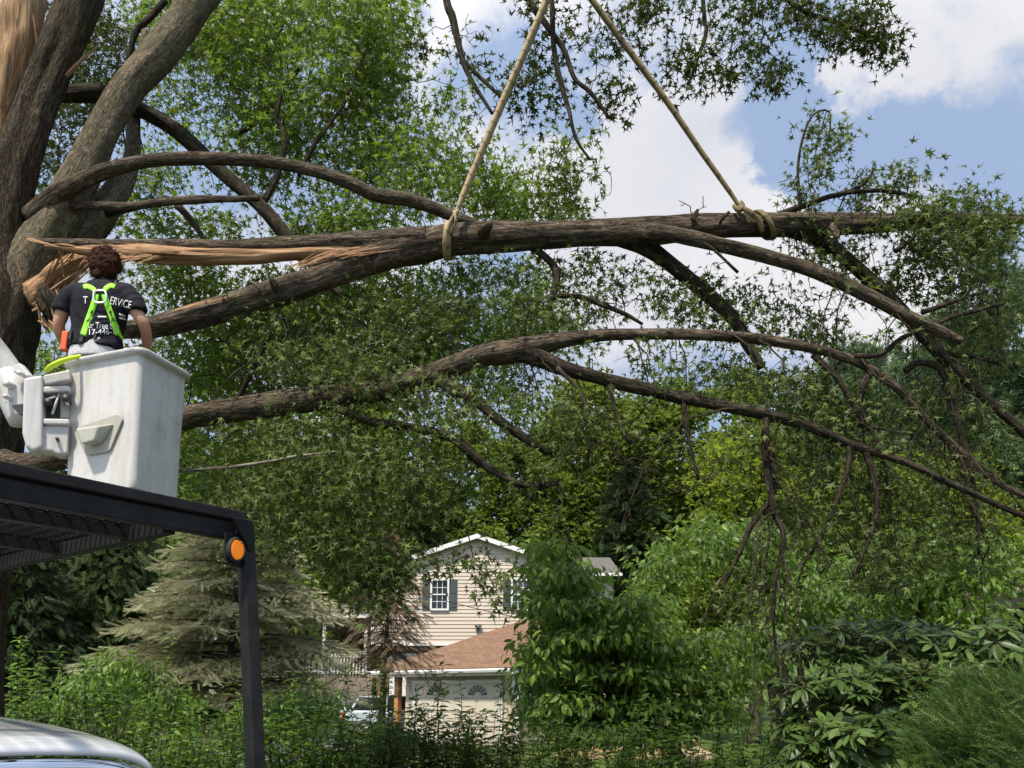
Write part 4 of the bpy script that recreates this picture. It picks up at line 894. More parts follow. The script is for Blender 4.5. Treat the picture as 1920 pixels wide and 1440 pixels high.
def lap(mb, xl, xr, z0, z1, y, step=.17):
    z = z0
    while z < z1-.01:
        e = min(z+step, z1); a0, a1, b0, b1 = xl(z), xr(z), xl(e), xr(e)
        if b1-b0 < .05: b0 = b1 = (b0+b1)/2; b0 -= .02; b1 += .02
        V = [(a0, y-.035, z), (a1, y-.035, z), (b1, y-.006, e), (b0, y-.006, e), (a0, y+.1, z), (a1, y+.1, z), (b1, y+.1, e), (b0, y+.1, e)]
        mb.add(V, [[(0, 1, 2, 3), (7, 6, 5, 4), (0, 4, 5, 1), (1, 5, 6, 2), (2, 6, 7, 3), (3, 7, 4, 0)]]); z = e
Yh = 38.
X = lambda px, Y=Yh: P(px, 1150, Y)[0]
Zz = lambda py, px=880, Y=Yh: P(px, py, Y)[2]
hx0, hx1 = X(700), X(1088); hz0, hze, hza = Zz(1206), Zz(1070), Zz(1006); hxa = (hx0+hx1)/2
slope = (hza-hze)/(hxa-hx0)
house = thing('house', (hxa, Yh+4, 0), 'two storey cream clapboard house with slate shutters behind the garage', 'house')
mb = MB()
xl = lambda z: hx0 if z < hze else min(hxa, hx0+(z-hze)/slope)
xr = lambda z: hx1 if z < hze else max(hxa, hx1-(z-hze)/slope)
lap(mb, xl, xr, hz0, hza-.02, Yh, .18)
box(mb, ((hx0+hx1)/2, Yh+4.6, (hz0+hze)/2), (hx1-hx0-.02, 8.9, hze-hz0-.02))
mb.build('wall', M['siding'], house, smooth=False)
mb = MB()
box(mb, ((hx0+hx1)/2, Yh+4.7, hz0/2), (hx1-hx0-.3, 8.0, hz0-.03))
mb.build('lower_wall', M['brick'], house, smooth=False)
for q in (hx0+2.4, hx1-2.6): mb = MB(); box(mb, (q, Yh+.62, hz0/2-.2), (3.2, .1, hz0-.5)); mb.build('lower_door', M['white'], house, smooth=False)
ov = .35
mb = MB()
for s, xe in ((-1, hx0-ov), (1, hx1+ov)):
    ze = hze-ov*slope+.06; za = hza+.06
    slab(mb, (xe, Yh-.35, ze), (xe, Yh+9.4, ze), (hxa, Yh+9.4, za), (hxa, Yh-.35, za), .1)
mb.build('roof', M['roof_grey'], house, smooth=False)
mb = MB()
for s, xe in ((-1, hx0-ov), (1, hx1+ov)):
    ze = hze-ov*slope; za = hza
    prism(mb, [(xe, Yh-.40, ze+.07), (hxa, Yh-.40, za+.07), (hxa, Yh-.40, za-.16), (xe, Yh-.40, ze-.16)], (0, .045, 0))
box(mb, (hx0-.0, Yh-.05, (hz0+hze)/2), (.14, .12, hze-hz0)); box(mb, (hx1, Yh-.05, (hz0+hze)/2), (.14, .12, hze-hz0)); box(mb, ((hx0+hx1)/2, Yh-.045, hz0-.06), (hx1-hx0+.1, .16, .12))
mb.build('trim', M['white'], house, smooth=False)
def window(cx, cz, w, h, y, parent, cols=3, rows=2, shut=True):
    f = MB()
    for sx in (-1, 1): box(f, (cx+sx*(w/2+.04), y-.07, cz), (.09, .1, h+.18))
    for sz in (-1, 1): box(f, (cx, y-.071, cz+sz*(h/2+.045)), (w-.005, .1, .09))
    box(f, (cx, y-.066, cz), (w-.005, .07, .06))
    for i in range(1, cols): box(f, (cx-w/2+w*i/cols, y-.05, cz), (.025, .03, h-.01))
    for sz in (-1, 1):
        for j in range(1, rows): box(f, (cx, y-.049, cz+sz*h/4+ (j-rows/2)*h/2/rows), (w-.01, .028, .025))
    fo = f.build('window', M['white'], parent, smooth=False)
    g = MB(); box(g, (cx, y-.035, cz), (w+.02, .012, h+.02)); g.build('pane', M['glass'], fo, smooth=False)
    if shut:
        for sx in (-1, 1):
            s = MB(); sw = .36; xx = cx+sx*(w/2+.09+sw/2+.02)
            box(s, (xx, y-.05, cz), (sw, .04, h+.12))
            for q in (-1, 1):
                box(s, (xx, y-.078, cz+q*h/4), (sw-.12, .02, h/2-.12))
            s.build('shutter', M['shutter'], parent, smooth=False)
for a in (824, 976): window(X(a), Zz(1115), .74, 1.36, Yh, house)
# outdoor flood lamp on the gable wall
mb = MB(); lx, lz = X(897), Zz(1178)
box(mb, (lx, Yh-.08, lz), (.12, .1, .12)); box(mb, (lx-.09, Yh-.2, lz+.1), (.13, .2, .12)); box(mb, (lx+.09, Yh-.2, lz+.1), (.13, .2, .12)); box(mb, (lx, Yh-.12, lz-.12), (.06, .06, .18))
mb.build('flood_lamp', M['shutter'], house, smooth=False)
# right wing
mb = MB(); wx1 = X(1150, 40)
lap(mb, lambda z: hx1+.06, lambda z: wx1, .05, Zz(1082, 1110, 40), 40., .18); mb.build('wing_wall', M['siding'], house, smooth=False)
mb = MB(); ze = Zz(1076, 1110, 39.6)
slab(mb, (hx1+.4, 39.5, ze), (wx1+.4, 39.5, ze), (wx1+.4, 44, ze+1.6), (hx1+.4, 44, ze+1.6), .1); mb.build('wing_roof', M['roof_grey'], house, smooth=False)
mb = MB(); box(mb, ((hx1+wx1+.8)/2, 39.42, ze-.06), (wx1-hx1+.05, .14, .14)); box(mb, (hx1+.5, 39.8, ze-1.3), (.09, .09, 2.4)); mb.build('gutter', M['white'], house, smooth=False)
window(X(1112, 40), Zz(1100, 1110, 40), .7, 1.1, 40., house, shut=False)
# porch and left wing
px0 = X(530, 41)
mb = MB(); box(mb, ((px0+hx0)/2-.05, 42.5, 2.9), (hx0-px0-.1, 2.6, 5.8)); mb.build('porch_wall', M['shadow_wall'], house, smooth=False)
mb = MB(); zp = Zz(1152, 600, 38.4); slab(mb, (px0, 38.2, zp), (hx0-.1, 38.2, zp), (hx0-.1, 41.1, zp+.9), (px0, 41.1, zp+.9), .1); mb.build('porch_roof', M['roof_grey'], house, smooth=False)
mb = MB(); box(mb, ((px0+hx0)/2-.05, 38.15, zp-.1), (hx0-px0-.1, .1, .18)); mb.build('porch_gutter', M['white'], house, smooth=False)
for q in (688, 610): mb = MB(); xx = X(q, 38.4); box(mb, (xx, 38.4, (zp-.1)/2), (.13, .13, zp-.12)); mb.build('porch_post', M['white'], house, smooth=False)
zr = Zz(1226, 600, 38.2); zf = zr-.95
mb = MB(); box(mb, ((px0+hx0)/2, 39.6, zf/2), (hx0-px0, 2.7, zf-.02)); mb.build('porch_floor', M['shadow_wall'], house, smooth=False)
mb = MB(); x = px0
box(mb, ((px0+hx0)/2-.1, 38.2, zr-.12), (hx0-px0-.2, .05, .06)); box(mb, ((px0+hx0)/2-.1, 38.2, zf+.12), (hx0-px0-.2, .05, .06))
while x < hx0-.2: box(mb, (x, 38.165, (zr+zf)/2), (.06, .02, zr-zf)); x += .15
mb.build('picket_railing', M['white'], house, smooth=False)
window(X(640, 41), 3.4, .9, 1.4, 41.19, house, shut=False)

# ------------------------------------------------------------------ garage
gz = 2.47
E0 = np.array([P(697, 1258, 29.5)[0], 29.5, gz]); E1 = np.array([P(957, 1252, 25.6)[0], 25.6, gz])
gu = unit(E1-E0); gv = np.array([-gu[1], gu[0], 0]); Lg = np.linalg.norm(E1-E0); up = np.array([0, 0, 1.])
ap = E0+gu*4.6+gv*3.6+up*1.95; E2 = E1+gv*7.2; E3 = E0+gv*7.2
garage = thing('garage', (E0+E2)/2*np.array([1, 1, 0]), 'cream garage with a rust shingle hip roof in front of the house', 'garage')
mb = MB(); slab(mb, E0, E1, ap+gu*.3, ap, .09); mb.add([E0, ap, E3], [[(0, 1, 2)]], bco=np.array([[0, 0, 0], [3.6, 4, 0], [7.2, 0, 0.]])); mb.add([E1, E2, ap+gu*.3], [[(0, 1, 2)]], bco=np.array([[0, 0, 0], [7.2, 0, 0], [3.6, 2.5, 0.]])); mb.add([E3, ap, ap+gu*.3, E2], [[(0, 1, 2, 3)]])
mb.build('roof', M['roof_rust'], garage, smooth=False)
gax = (gu, gv, up)
mb = MB()
prof = [(0, 0), (-.13, 0), (-.15, -.05), (-.13, -.12), (0, -.13)]
a = [E0-gu*.06+gv*(p)+up*(q-.03) for p, q in prof]; prism(mb, a, gu*(Lg+.12))
box(mb, E0+gu*Lg/2+gv*.05+up*-.16, (Lg, .1, .18), gax)
box(mb, E1+gu*.05+gv*.6+up*-.12, (.1, 1.2, .18), gax)
box(mb, E1-gu*.12+gv*.32+up*-.5, (.07, .07, .7), gax)
mb.build('gutter', M['white'], garage, smooth=False)
w0, w1 = 1.35, Lg-.02
def gp(s, d, z): return E0+gu*s+gv*d+up*(z-gz)
mb = MB(); d0 = .45
dl, dr_, dz = 1.9, Lg-.75, 2.0
ns = int((w1-w0)/.2)
for i in range(ns):
    s = w0+(i+.5)*(w1-w0)/ns; lo = dz+.1 if dl-.1 < s < dr_+.1 else 0
    box(mb, gp(s, d0, (lo+gz-.2)/2), ((w1-w0)/ns-.02, .05, gz-.2-lo), gax)
box(mb, gp((w0+w1)/2, d0+.06, gz/2-.1), (w1-w0, .06, gz-.25), gax)
box(mb, gp(w1-.03, d0+3, gz/2-.1), (.06, 6, gz-.25), gax); box(mb, gp(w0+.03, d0+3, gz/2-.1), (.06, 6, gz-.25), gax)
mb.build('wall', M['cream_ply'], garage, smooth=False)
mb = MB(); box(mb, gp((dl+dr_)/2, d0-.06, dz+.04), (dr_-dl+.3, .07, .12), gax)
for s in (dl-.07, dr_+.07): box(mb, gp(s, d0-.058, dz/2-.03), (.12, .06, dz), gax)
box(mb, gp(w1, d0-.05, gz/2-.1), (.13, .09, gz-.25), gax)
mb.build('door_trim', M['white'], garage, smooth=False)
mb = MB()
for k in range(4):
    for j in range(4):
        zc = dz*(k+.5)/4; sc = dl+(dr_-dl)*(j+.5)/4
        if k < 3: box(mb, gp(sc, d0-.052, zc), ((dr_-dl)/4-.16, .02, dz/4-.14), gax)
    box(mb, gp((dl+dr_)/2, d0-.03, dz*(k+.5)/4), (dr_-dl, .03, dz/4-.012), gax)
do = mb.build('garage_door', M['door_cream'], garage, smooth=False)
mb = MB()
for c in (dl+(dr_-dl)*.25, dl+(dr_-dl)*.75):
    for i in range(7):
        a0, a1 = math.pi*(i+.12)/7, math.pi*(i+.88)/7; zc = dz-.42
        q = [gp(c+r*math.cos(a)*1.25, d0-.047, zc+r*math.sin(a)) for r, a in ((.12, a0), (.34, a0), (.34, a1), (.12, a1))]
        prism(mb, q, -gv*.006)
mb.build('sunburst_pane', M['glass'], do, smooth=False)
mb = MB(); box(mb, gp(.95, d0, gz/2-.1), (.2, .2, gz-.24), gax); mb.build('corner_post', M['post_wood'], garage, smooth=False)

# ------------------------------------------------------------------ tan outbuilding, stones, dark shed
ob = thing('outbuilding', (X(1150, 21), 22, 0), 'low tan outbuilding half hidden under the dogwood', 'outbuilding')
x0, x1 = X(1040, 21), X(1252, 21)
mb = MB(); box(mb, ((x0+x1)/2, 22.5, 1.2), (x1-x0, 3, 2.4)); mb.build('wall', M['tan_wall'], ob, smooth=False)
mb = MB(); slab(mb, (x0-.3, 20.7, 2.38), (x1+.3, 20.7, 2.38), (x1+.3, 22.5, 3.1), (x0-.3, 22.5, 3.1)); slab(mb, (x1+.3, 24.3, 2.38), (x0-.3, 24.3, 2.38), (x0-.3, 22.5, 3.1), (x1+.3, 22.5, 3.1)); mb.build('roof', M['roof_rust'], ob, smooth=False)
mb = MB(); box(mb, (x1, 20.98, 1.18), (.09, .08, 2.3)); mb.build('corner_trim', M['white'], ob, smooth=False)
window(X(1178, 21), .62, .42, .5, 21., ob, 2, 1, shut=False)
for i, (px, py, r, lb) in enumerate([(1270, 1392, .26, 'rounded orange stone nearest the tan wall'), (1298, 1400, .3, 'large pinkish stone in the middle of the pile'), (1322, 1408, .24, 'small pinkish stone at the right of the pile'), (1290, 1378, .2, 'tan stone resting on top of the pile')]):
    bm = bmesh.new(); bmesh.ops.create_icosphere(bm, subdivisions=3, radius=1)
    for v in bm.verts:
        k = 1+.35*(vnoise(np.array(v.co)*1.6+i*7, i)-.5); v.co = Vector((v.co.x*r*1.15*k, v.co.y*r*k, v.co.z*r*.85*k))
    me = bpy.data.meshes.new('stone'); bm.to_mesh(me); bm.free(); me.materials.append(M['stone'])
    o = bpy.data.objects.new('stone', me); COL.objects.link(o); p = P(px, py, 19); o.location = (p[0], 19, r*.75 if i < 3 else r*.8+.42)
    tag(o, lb, 'stone', 'stones piled by the tan wall')
shed = thing('dark_shed', (8.2, 13.5, 0), 'dark open shed roof strewn with dead leaves at the right edge', 'shed')
A = P(1775, 1152, 13); B = P(1990, 1072, 11.4); A[2] = B[2] = (A[2]+B[2])/2
su = unit(B-A); sv = np.array([-su[1], su[0], 0])
mb = MB(); slab(mb, A, B+su*1.5, B+su*1.5+sv*2.2+up*.7, A+sv*2.2+up*.7, .1); mb.build('roof', M['roof_dark'], shed, smooth=False)
mb = MB(); box(mb, (A+B)/2+su*.7-up*.14-sv*.02, (np.linalg.norm(B-A)+1.4, .06, .2), (su, sv, up)); mb.build('fascia', M['dark_wall'], shed, smooth=False)
mb = MB(); c = (A+B)/2+sv*1.6+su*.7; c[2] = A[2]/2; box(mb, c, (np.linalg.norm(B-A)+1.2, .1, A[2]+.3), (su, sv, up)); mb.build('wall', M['dark_wall'], shed, smooth=False)
for s in (.3, 2.2, 4.2): mb = MB(); c = A+su*s+sv*.15; c[2] = A[2]/2-.05; box(mb, c, (.12, .12, A[2]-.1), (su, sv, up)); mb.build('post', M['dark_wall'], shed, smooth=False)
mb = MB(); n = 700; uu = rng.random((n, 2)); pos = A+su*(uu[:, :1]*4.4+.2)+sv*(uu[:, 1:]**1.5*1.9)+up*(uu[:, 1:]**1.5*.6+.02)
scatter(mb, STAR, pos, rdir(n), np.array([0, 0, 1.])+rng.normal(size=(n, 3))*.4, np.full(n, .15), rng.random(n))
tag(mb.build('leaf_litter', M['brown_twigs']), 'brown dead leaves and twigs lying on the dark shed roof', 'leaf litter', kind='stuff')
# utility wire
c = ctl([(-400, 840, 17, .9), (150, 945, 18, .9), (470, 1028, 19, .9), (782, 1113, 20.5, .9), (990, 1162, 22, .9), (1280, 1214, 24, .9), (1500, 1226, 26, .9)]); c = catmull(c, .5)
mb = MB(); tube(mb, c[:, :3], np.full(len(c), .011), 6); o = mb.build('utility_wire', M['dark_wall']); tag(o, 'thin black overhead wire sloping across the gable wall', 'wire')

# ------------------------------------------------------------------ parked car by the garage
M['car_paint'] = plain('pale_blue_paint', (.5, .56, .62), .25, var=.03, spec=.6)
M['red_lens'] = plain('red_lens', (.55, .015, .01), .25, spec=.6)
M['rubber'] = plain('rubber', (.02, .02, .02), .8)
def car():
    base = np.array([P(735, 1300, 30.5)[0], 31.5, 0]); f = unit(np.array([.93, .36, 0])); s = np.array([f[1], -f[0], 0])
    r = thing('parked_car', base, 'pale blue car with a red tail lamp parked left of the garage', 'car')
    Q = lambda x, y, z: base+f*x+s*y+up*z
    side = [(-2.1, .35), (-2.15, .75), (-2.0, 1.0), (-1.9, 1.04), (2.1, .95), (2.25, .7), (2.2, .3)]
    mb = MB(); prism(mb, [Q(x, -.85, z) for x, z in side], s*1.7); bevel(mb.build('body', M['car_paint'], r, smooth=False), .09, 3)
    cab = [(-1.85, 1.02), (-1.55, 1.48), (.25, 1.52), (1.1, 1.02)]
    mb = MB(); frusta(mb, [Q(x, -.8, z) for x, z in cab], [Q(x, .8, z) for x, z in cab]); bevel(mb.build('cabin', M['glass'], r, smooth=False), .05, 2)
    mb = MB(); box(mb, Q(-.65, 0, 1.525), (1.85, 1.5, .05), (f, -s, up))
    for x0, z0, x1, z1 in ((-1.87, 1.0, -1.57, 1.5), (.27, 1.52, 1.12, 1.0), (-.5, 1.5, -.5, 1.02)):
        for y in (-.81, .81): tube(mb, [Q(x0, y, z0), Q((x0+x1)/2, y, (z0+z1)/2), Q(x1, y, z1)], .045, 6)
    mb.build('roof', M['car_paint'], r, smooth=False)
    for y in (-.72, .72): mb = MB(); box(mb, Q(-2.12, y, .82), (.12, .26, .3), (f, -s, up)); bevel(mb.build('tail_lamp', M['red_lens'], r, smooth=False), .02)
    for x in (-1.35, 1.4):
        for y in (-.8, .8):
            mb = MB(); th = np.linspace(0, 2*math.pi, 24, endpoint=False)
            loft(mb, [np.array([Q(x+q*math.cos(a), y+w, .33+q*math.sin(a)) for a in th]) for q, w in ((.25, -.11), (.33, -.08), (.33, .08), (.25, .11))]); wo = mb.build('wheel', M['rubber'], r)
            mb = MB(); loft(mb, [np.array([Q(x+q*math.cos(a), y+w, .33+q*math.sin(a)) for a in th]) for q, w in ((.2, -.115), (.2, .115))]); mb.build('rim', M['white'], wo)
car()

# ------------------------------------------------------------------ lifting slings
def sling_mat(name, a, b, band):
    m, t = new_mat(name)
    co = t.n('ShaderNodeAttribute', attribute_name='bark_co').outputs['Vector']
    sp = t.n('ShaderNodeSeparateXYZ', {0: co})
    w = t.math('FRACT', t.math('MULTIPLY', sp.outputs['Z'], 1/band))
    g = t.n('ShaderNodeMapRange', {'Value': w, 'From Min': .78, 'From Max': .9}).outputs[0]
    nz = t.n('ShaderNodeTexNoise', {'Vector': co, 'Scale': 14., 'Detail': 5.})
    c = t.mix(nz.outputs[0], a, b); c = t.mix(t.math('MULTIPLY', g, .4), c, tuple(x*.45 for x in a))
    wv = t.n('ShaderNodeTexNoise', {'Vector': t.n('ShaderNodeVectorMath', {0: co, 1: (300, 300, 90)}, operation='MULTIPLY').outputs[0], 'Scale': 1.})
    h = t.math('SUBTRACT', t.math('MULTIPLY', wv.outputs[0], .3), g)
    nrm = t.n('ShaderNodeBump', {'Height': h, 'Strength': .6, 'Distance': .01}).outputs[0]
    finish(t, principled(t, c, .85, 0, .15, nrm)); return m
M['sling'] = sling_mat('khaki_sling', (.27, .20, .115), (.40, .31, .18), .13)
M['sling_y'] = sling_mat('olive_sling', (.12, .09, .045), (.21, .165, .085), .2)
def band(mb, c, ax, Rr, w, t, n=40, tilt=None):
    ax = unit(ax); a = unit(np.cross(ax, [0, 1, .1])); b = np.cross(ax, a); V = []; bco = []
    for k in range(n):
        th = 2*math.pi*k/n; rd = a*math.cos(th)+b*math.sin(th); p = c+rd*Rr+(tilt*math.cos(th) if tilt is not None else 0)
        for dr_, dw in ((-t, -w), (t, -w*.9), (t*1.3, 0), (t, w*.9), (-t, w)):
            V.append(p+rd*dr_+ax*dw); bco.append((dr_, dw, th*Rr))
    i = np.arange(n)*5; j = np.roll(i, -1); fs = []
    for q in range(5):
        r_ = (q+1) % 5; fs.append(np.stack([i+q, i+r_, j+r_, j+q], 1))
    mb.add(np.array(V), [np.concatenate(fs)], bco=np.array(bco))
def strap(L, mat, parent, flat, name='strap', sides=12):
    c = catmull(ctl(L), .05); mb = MB(); tube(mb, c[:, :3], c[:, 3], sides, .06, flat=flat, s0=0.); return mb.build(name, mat, parent)
s1 = thing('lifting_sling', P(847, 420, 6.6), 'banded khaki sling rising from the limb close to its torn end', 'lifting sling')
strap([(1057, -76, 6.75, 13), (1025, 0, 6.72, 12.5), (985, 94, 6.7, 12.5), (940, 198, 6.66, 12.5), (900, 292, 6.6, 12), (872, 358, 6.55, 11), (857, 395, 6.5, 8), (850, 412, 6.48, 6.5)], M['sling'], s1, .5)
mb = MB(); pc = P(843, 451, 6.75); pr = 29.5*depth(pc)/F
band(mb, pc+np.array([-.005, 0, 0]), (1, -.02, .03), pr*1.17, .04, .006, tilt=np.array([.02, 0, 0])); mb.build('choker_loop', M['sling'], s1)
strap([(858, 396, 6.5, 7), (848, 410, 6.46, 7), (842, 425, 6.48, 7), (839, 444, 6.52, 7), (840, 466, 6.6, 6)], M['sling'], s1, .5, 'choker_bight')
strap([(851, 398, 6.46, 6), (855, 412, 6.45, 7), (851, 428, 6.49, 6), (845, 440, 6.55, 5)], M['sling'], s1, .4, 'choker_bight')
s2 = thing('lifting_sling', P(1405, 400, 6.6), 'narrow olive sling choked round the limb near its leafy end', 'lifting sling')
strap([(1057, -76, 6.75, 8), (1110, 0, 6.74, 8), (1180, 95, 6.72, 8), (1250, 190, 6.7, 7.5), (1320, 292, 6.68, 7), (1370, 362, 6.65, 6), (1388, 390, 6.62, 4.5)], M['sling_y'], s2, .6)
mb = MB(); pc = P(1432, 422, 6.76); pr = 22.5*depth(pc)/F
band(mb, pc, (1, -.05, .1), pr*1.15, .03, .006, tilt=np.array([-.07, 0, 0])); mb.build('choker_loop', M['sling_y'], s2)
strap([(1383, 388, 6.6, 4), (1396, 392, 6.57, 5), (1412, 402, 6.57, 5.5), (1424, 415, 6.6, 5.5), (1430, 436, 6.64, 4.5)], M['sling_y'], s2, .6, 'choker_bight')
strap([(1376, 386, 6.62, 5), (1385, 396, 6.58, 5), (1394, 388, 6.58, 5), (1390, 378, 6.6, 4)], M['sling_y'], s2, .7, 'choker_bight')

# ------------------------------------------------------------------ aerial lift
def dirty(name, col, rough, dirt, amt):
    m, t = new_mat(name)
    co = t.n('ShaderNodeTexCoord').outputs['Object']
    n1 = t.n('ShaderNodeTexNoise', {'Vector': co, 'Scale': 3., 'Detail': 6., 'Roughness': .7})
    st = t.n('ShaderNodeVectorMath', {0: co, 1: (14, 14, 1.6)}, operation='MULTIPLY').outputs[0]
    n2 = t.n('ShaderNodeTexNoise', {'Vector': st, 'Scale': 1., 'Detail': 4.})
    sp = t.n('ShaderNodeTexNoise', {'Vector': co, 'Scale': 38., 'Detail': 2.})
    spm = t.n('ShaderNodeMapRange', {'Value': sp.outputs[0], 'From Min': .7, 'From Max': .76}).outputs[0]
    a = t.math('MULTIPLY', t.n('ShaderNodeMapRange', {'Value': t.math('MULTIPLY', n1.outputs[0], n2.outputs[0]), 'From Min': .2, 'From Max': .42}).outputs[0], amt)
    c = t.mix(a, col, dirt); c = t.mix(t.math('MULTIPLY', spm, .7), c, (.12, .1, .08))
    finish(t, principled(t, c, rough, 0, .4)); return m
M['fibreglass'] = dirty('white_fibreglass', (.53, .515, .495), .45, (.33, .295, .25), .7)
M['step_grey'] = plain('worn_step', (.36, .355, .30), .6, var=.1)
M['lift_paint'] = dirty('white_lift_paint', (.5, .49, .475), .38, (.27, .24, .2), .7)
M['steel_dark'] = plain('dark_steel', (.05, .05, .05), .5, .5)
M['chrome'] = plain('chrome', (.75, .77, .8), .06, 1., var=.02)
M['black_paint'] = plain('black_paint', (.013, .0125, .0125), .62, var=.4, scale=9, bump=.15, spec=.2)
M['amber'] = plain('amber_lens', (.75, .22, .01), .25, var=.1, spec=.6, **{'Emission Color': (1, .28, .01, 1), 'Emission Strength': .25})
M['truck_white'] = plain('silver_white_paint', (.68, .68, .68), .16, var=.02, spec=.6, **{'Coat Weight': .6})
M['hivis'] = plain('hivis_strap', (.28, .75, .03), .6, var=.08, scale=30)
M['hivis_y'] = plain('hivis_yellow', (.62, .85, .03), .6, var=.08)

lift = thing('aerial_lift', P(240, 900, 5.75), 'white bucket and boom end of an aerial lift raised beside the oak', 'aerial lift')
PY = 5.72
hd = .43                                     # half diagonal of the bucket
rimF = P(250, 645, PY-hd)
top_person = P(186, 468, PY)[2]
BZ = rimF[2]-1.06; BC = np.array([P(256, 700, PY)[0], PY, BZ])
TILT = R(-3.2)
def btilt(V):
    V = np.asarray(V, float)-BC; c, s = math.cos(TILT), math.sin(TILT)
    return BC+np.stack([V[..., 0]*c+V[..., 2]*s, V[..., 1], -V[..., 0]*s+V[..., 2]*c], -1)
fr, fl = unit([.966, -.259, 0]), unit([-.259, -.966, 0])   # normals of the right and left faces
def sq(h, z, r=.045, n=6):
    """rounded square ring, half side h, around the bucket axis"""
    out = []
    for k in range(4):
        a0 = math.pi/2*k; g = h*.91; q_ = h*1.09; cx, cy = [(q_-r, g-r), (-(q_-r), g-r), (-(q_-r), -(g-r)), (q_-r, -(g-r))][k]
        for i in range(n):
            a = a0+math.pi/2*i/(n-1); x, y = cx+r*math.cos(a), cy+r*math.sin(a)
            out.append(BC+fr*x+fl*y+np.array([0, 0, z]))
    return btilt(out)
Ht = 1.06
mb = MB()
hs = hd*.7071
loft(mb, [sq(hs*.86, 0, .05), sq(hs*.89, .02, .05), sq(hs*.90, .08), sq(hs*.97, Ht-.05), sq(hs*.975, Ht-.045), sq(hs*1.09, Ht-.04, .08), sq(hs*1.095, Ht-.01, .08), sq(hs*1.07, Ht, .08), sq(hs*.95, Ht-.002), sq(hs*.93, Ht-.05), sq(hs*.86, .05), sq(hs*.8, .045)])
bucket = mb.build('bucket', M['fibreglass'], lift)
wn = bucket.modifiers.new('w', 'WEIGHTED_NORMAL'); wn.weight = 100; wn.mode = 'FACE_AREA'
# step on the left face
p0 = btilt(BC+fl*hs*.855+np.array([0, 0, .5])); nL = unit(btilt(BC+fl)-btilt(BC))
nL = unit(nL+np.array([0, 0, -.02]))
def Lf(px, py, off=0.): return on_plane(px, py, p0+nL*off, nL)
mb = MB(); prism(mb, [Lf(x, y, .004) for x, y in [(150, 800), (222, 777), (229, 779), (232, 787), (209, 843), (203, 848), (170, 854), (162, 850), (149, 822)]], nL*.014)
bevel(mb.build('step_plate', M['step_grey'], bucket, smooth=False), .006)
mb = MB(); frusta(mb, [Lf(x, y, .016) for x, y in [(152, 802), (217, 794), (196, 829), (171, 838)]], [Lf(x, y, .11)-np.array([0, 0, .0]) for x, y in [(141, 804), (183, 798), (176, 826), (152, 833)]])
bevel(mb.build('step', M['step_grey'], bucket, smooth=False), .014, 3)
# mounting bracket: a frame of box sections left of the bucket
BY = 5.42; nB = unit(np.array([.36, -.93, 0]))
bp0 = P(85, 780, BY)
def Bf(px, py, off=0.): return on_plane(px, py, bp0+nB*off, nB)
def plate(name, poly, off, th, mat, parent, bw=.012):
    mb = MB(); prism(mb, [Bf(x, y, off) for x, y in poly], -nB*th); return bevel(mb.build(name, mat, parent, smooth=False), bw, 3)
br = plate('bracket', [(44, 708), (80, 702), (80, 838), (62, 846), (48, 836), (41, 812)], .04, .2, M['lift_paint'], lift, .02)
plate('bracket_arm', [(81, 703), (132, 692), (132, 712), (81, 722)], .0, .16, M['lift_paint'], br)
plate('bracket_arm', [(81, 724), (131, 723), (131, 733), (81, 736)], .03, .2, M['lift_paint'], br)
plate('bracket_arm', [(81, 784), (130, 785), (130, 796), (81, 795)], .03, .2, M['lift_paint'], br)
plate('bracket_foot', [(81, 797), (129, 797), (128, 847), (122, 851), (104, 850), (98, 845), (70, 843)], .0, .16, M['lift_paint'], br)
plate('bracket_back', [(112, 737), (131, 734), (131, 784), (112, 784)], -.08, .06, M['lift_paint'], br)
plate('shade_sheet', [(82, 737), (112, 737), (112, 784), (82, 784)], -.10, .04, M['steel_dark'], br, .004)  # dark sheet added for the shade in the bracket's opening
for (x0, y0, x1, y1, r) in ((112, 735, 98, 776, 2.4), (84, 750, 104, 744, 2.5), (118, 742, 128, 760, 3)):
    mb = MB(); a, b = Bf(x0, y0, .0), Bf(x1, y1, .01); tube(mb, [a, (a+b)/2, b], r*BY/F, 8); mb.build('lever', M['lift_paint'], br)
for (x, y, r) in ((91, 755, 6), (124, 748, 7), (108, 824, 3.2)):
    mb = MB(); c = Bf(x, y, .012); tube(mb, [c+nB*.03, c, c-nB*.09], r*BY/F, 14); mb.build('bolt', M['steel_dark'], br)
# boom knuckle and boom
mb = MB(); c = catmull(ctl([(44, 790, 5.55, 24), (34, 760, 5.55, 28), (26, 728, 5.55, 30), (10, 706, 5.55, 26)]), .03); tube(mb, c[:, :3], c[:, 3], 28, .0); mb.build('knuckle', M['lift_paint'], lift)
mb = MB(); c = catmull(ctl([(52, 745, 5.62, 27), (44, 742, 5.62, 29), (30, 735, 5.62, 29)]), .03); tube(mb, c[:, :3], c[:, 3], 28, 0); mb.build('knuckle_collar', M['lift_paint'], lift)
mb = MB(); c = catmull(ctl([(20, 722, 5.6, 34), (-16, 676, 5.55, 37), (-70, 610, 5.45, 38), (-300, 330, 5.2, 42), (-500, 100, 5, 44)]), .06); tube(mb, c[:, :3], c[:, 3], 28, 0); mb.build('boom', M['lift_paint'], lift)
for (x, y) in ((10, 718), (34, 698), (8, 742)):
    mb = MB(); p = P(x, y, 5.38); tube(mb, [p, p+np.array([.01, .05, 0]), p+np.array([.02, .2, 0])], .026 if x == 10 else .018, 14); mb.build('pin', M['lift_paint'], lift)
mb = MB(); prism(mb, [P(x, y, 5.40) for x, y in [(24, 686), (36, 680), (46, 692), (55, 703), (50, 706), (38, 697), (24, 698)]], (.01, .05, 0)); bevel(mb.build('pin_plate', M['lift_paint'], lift, smooth=False), .006)
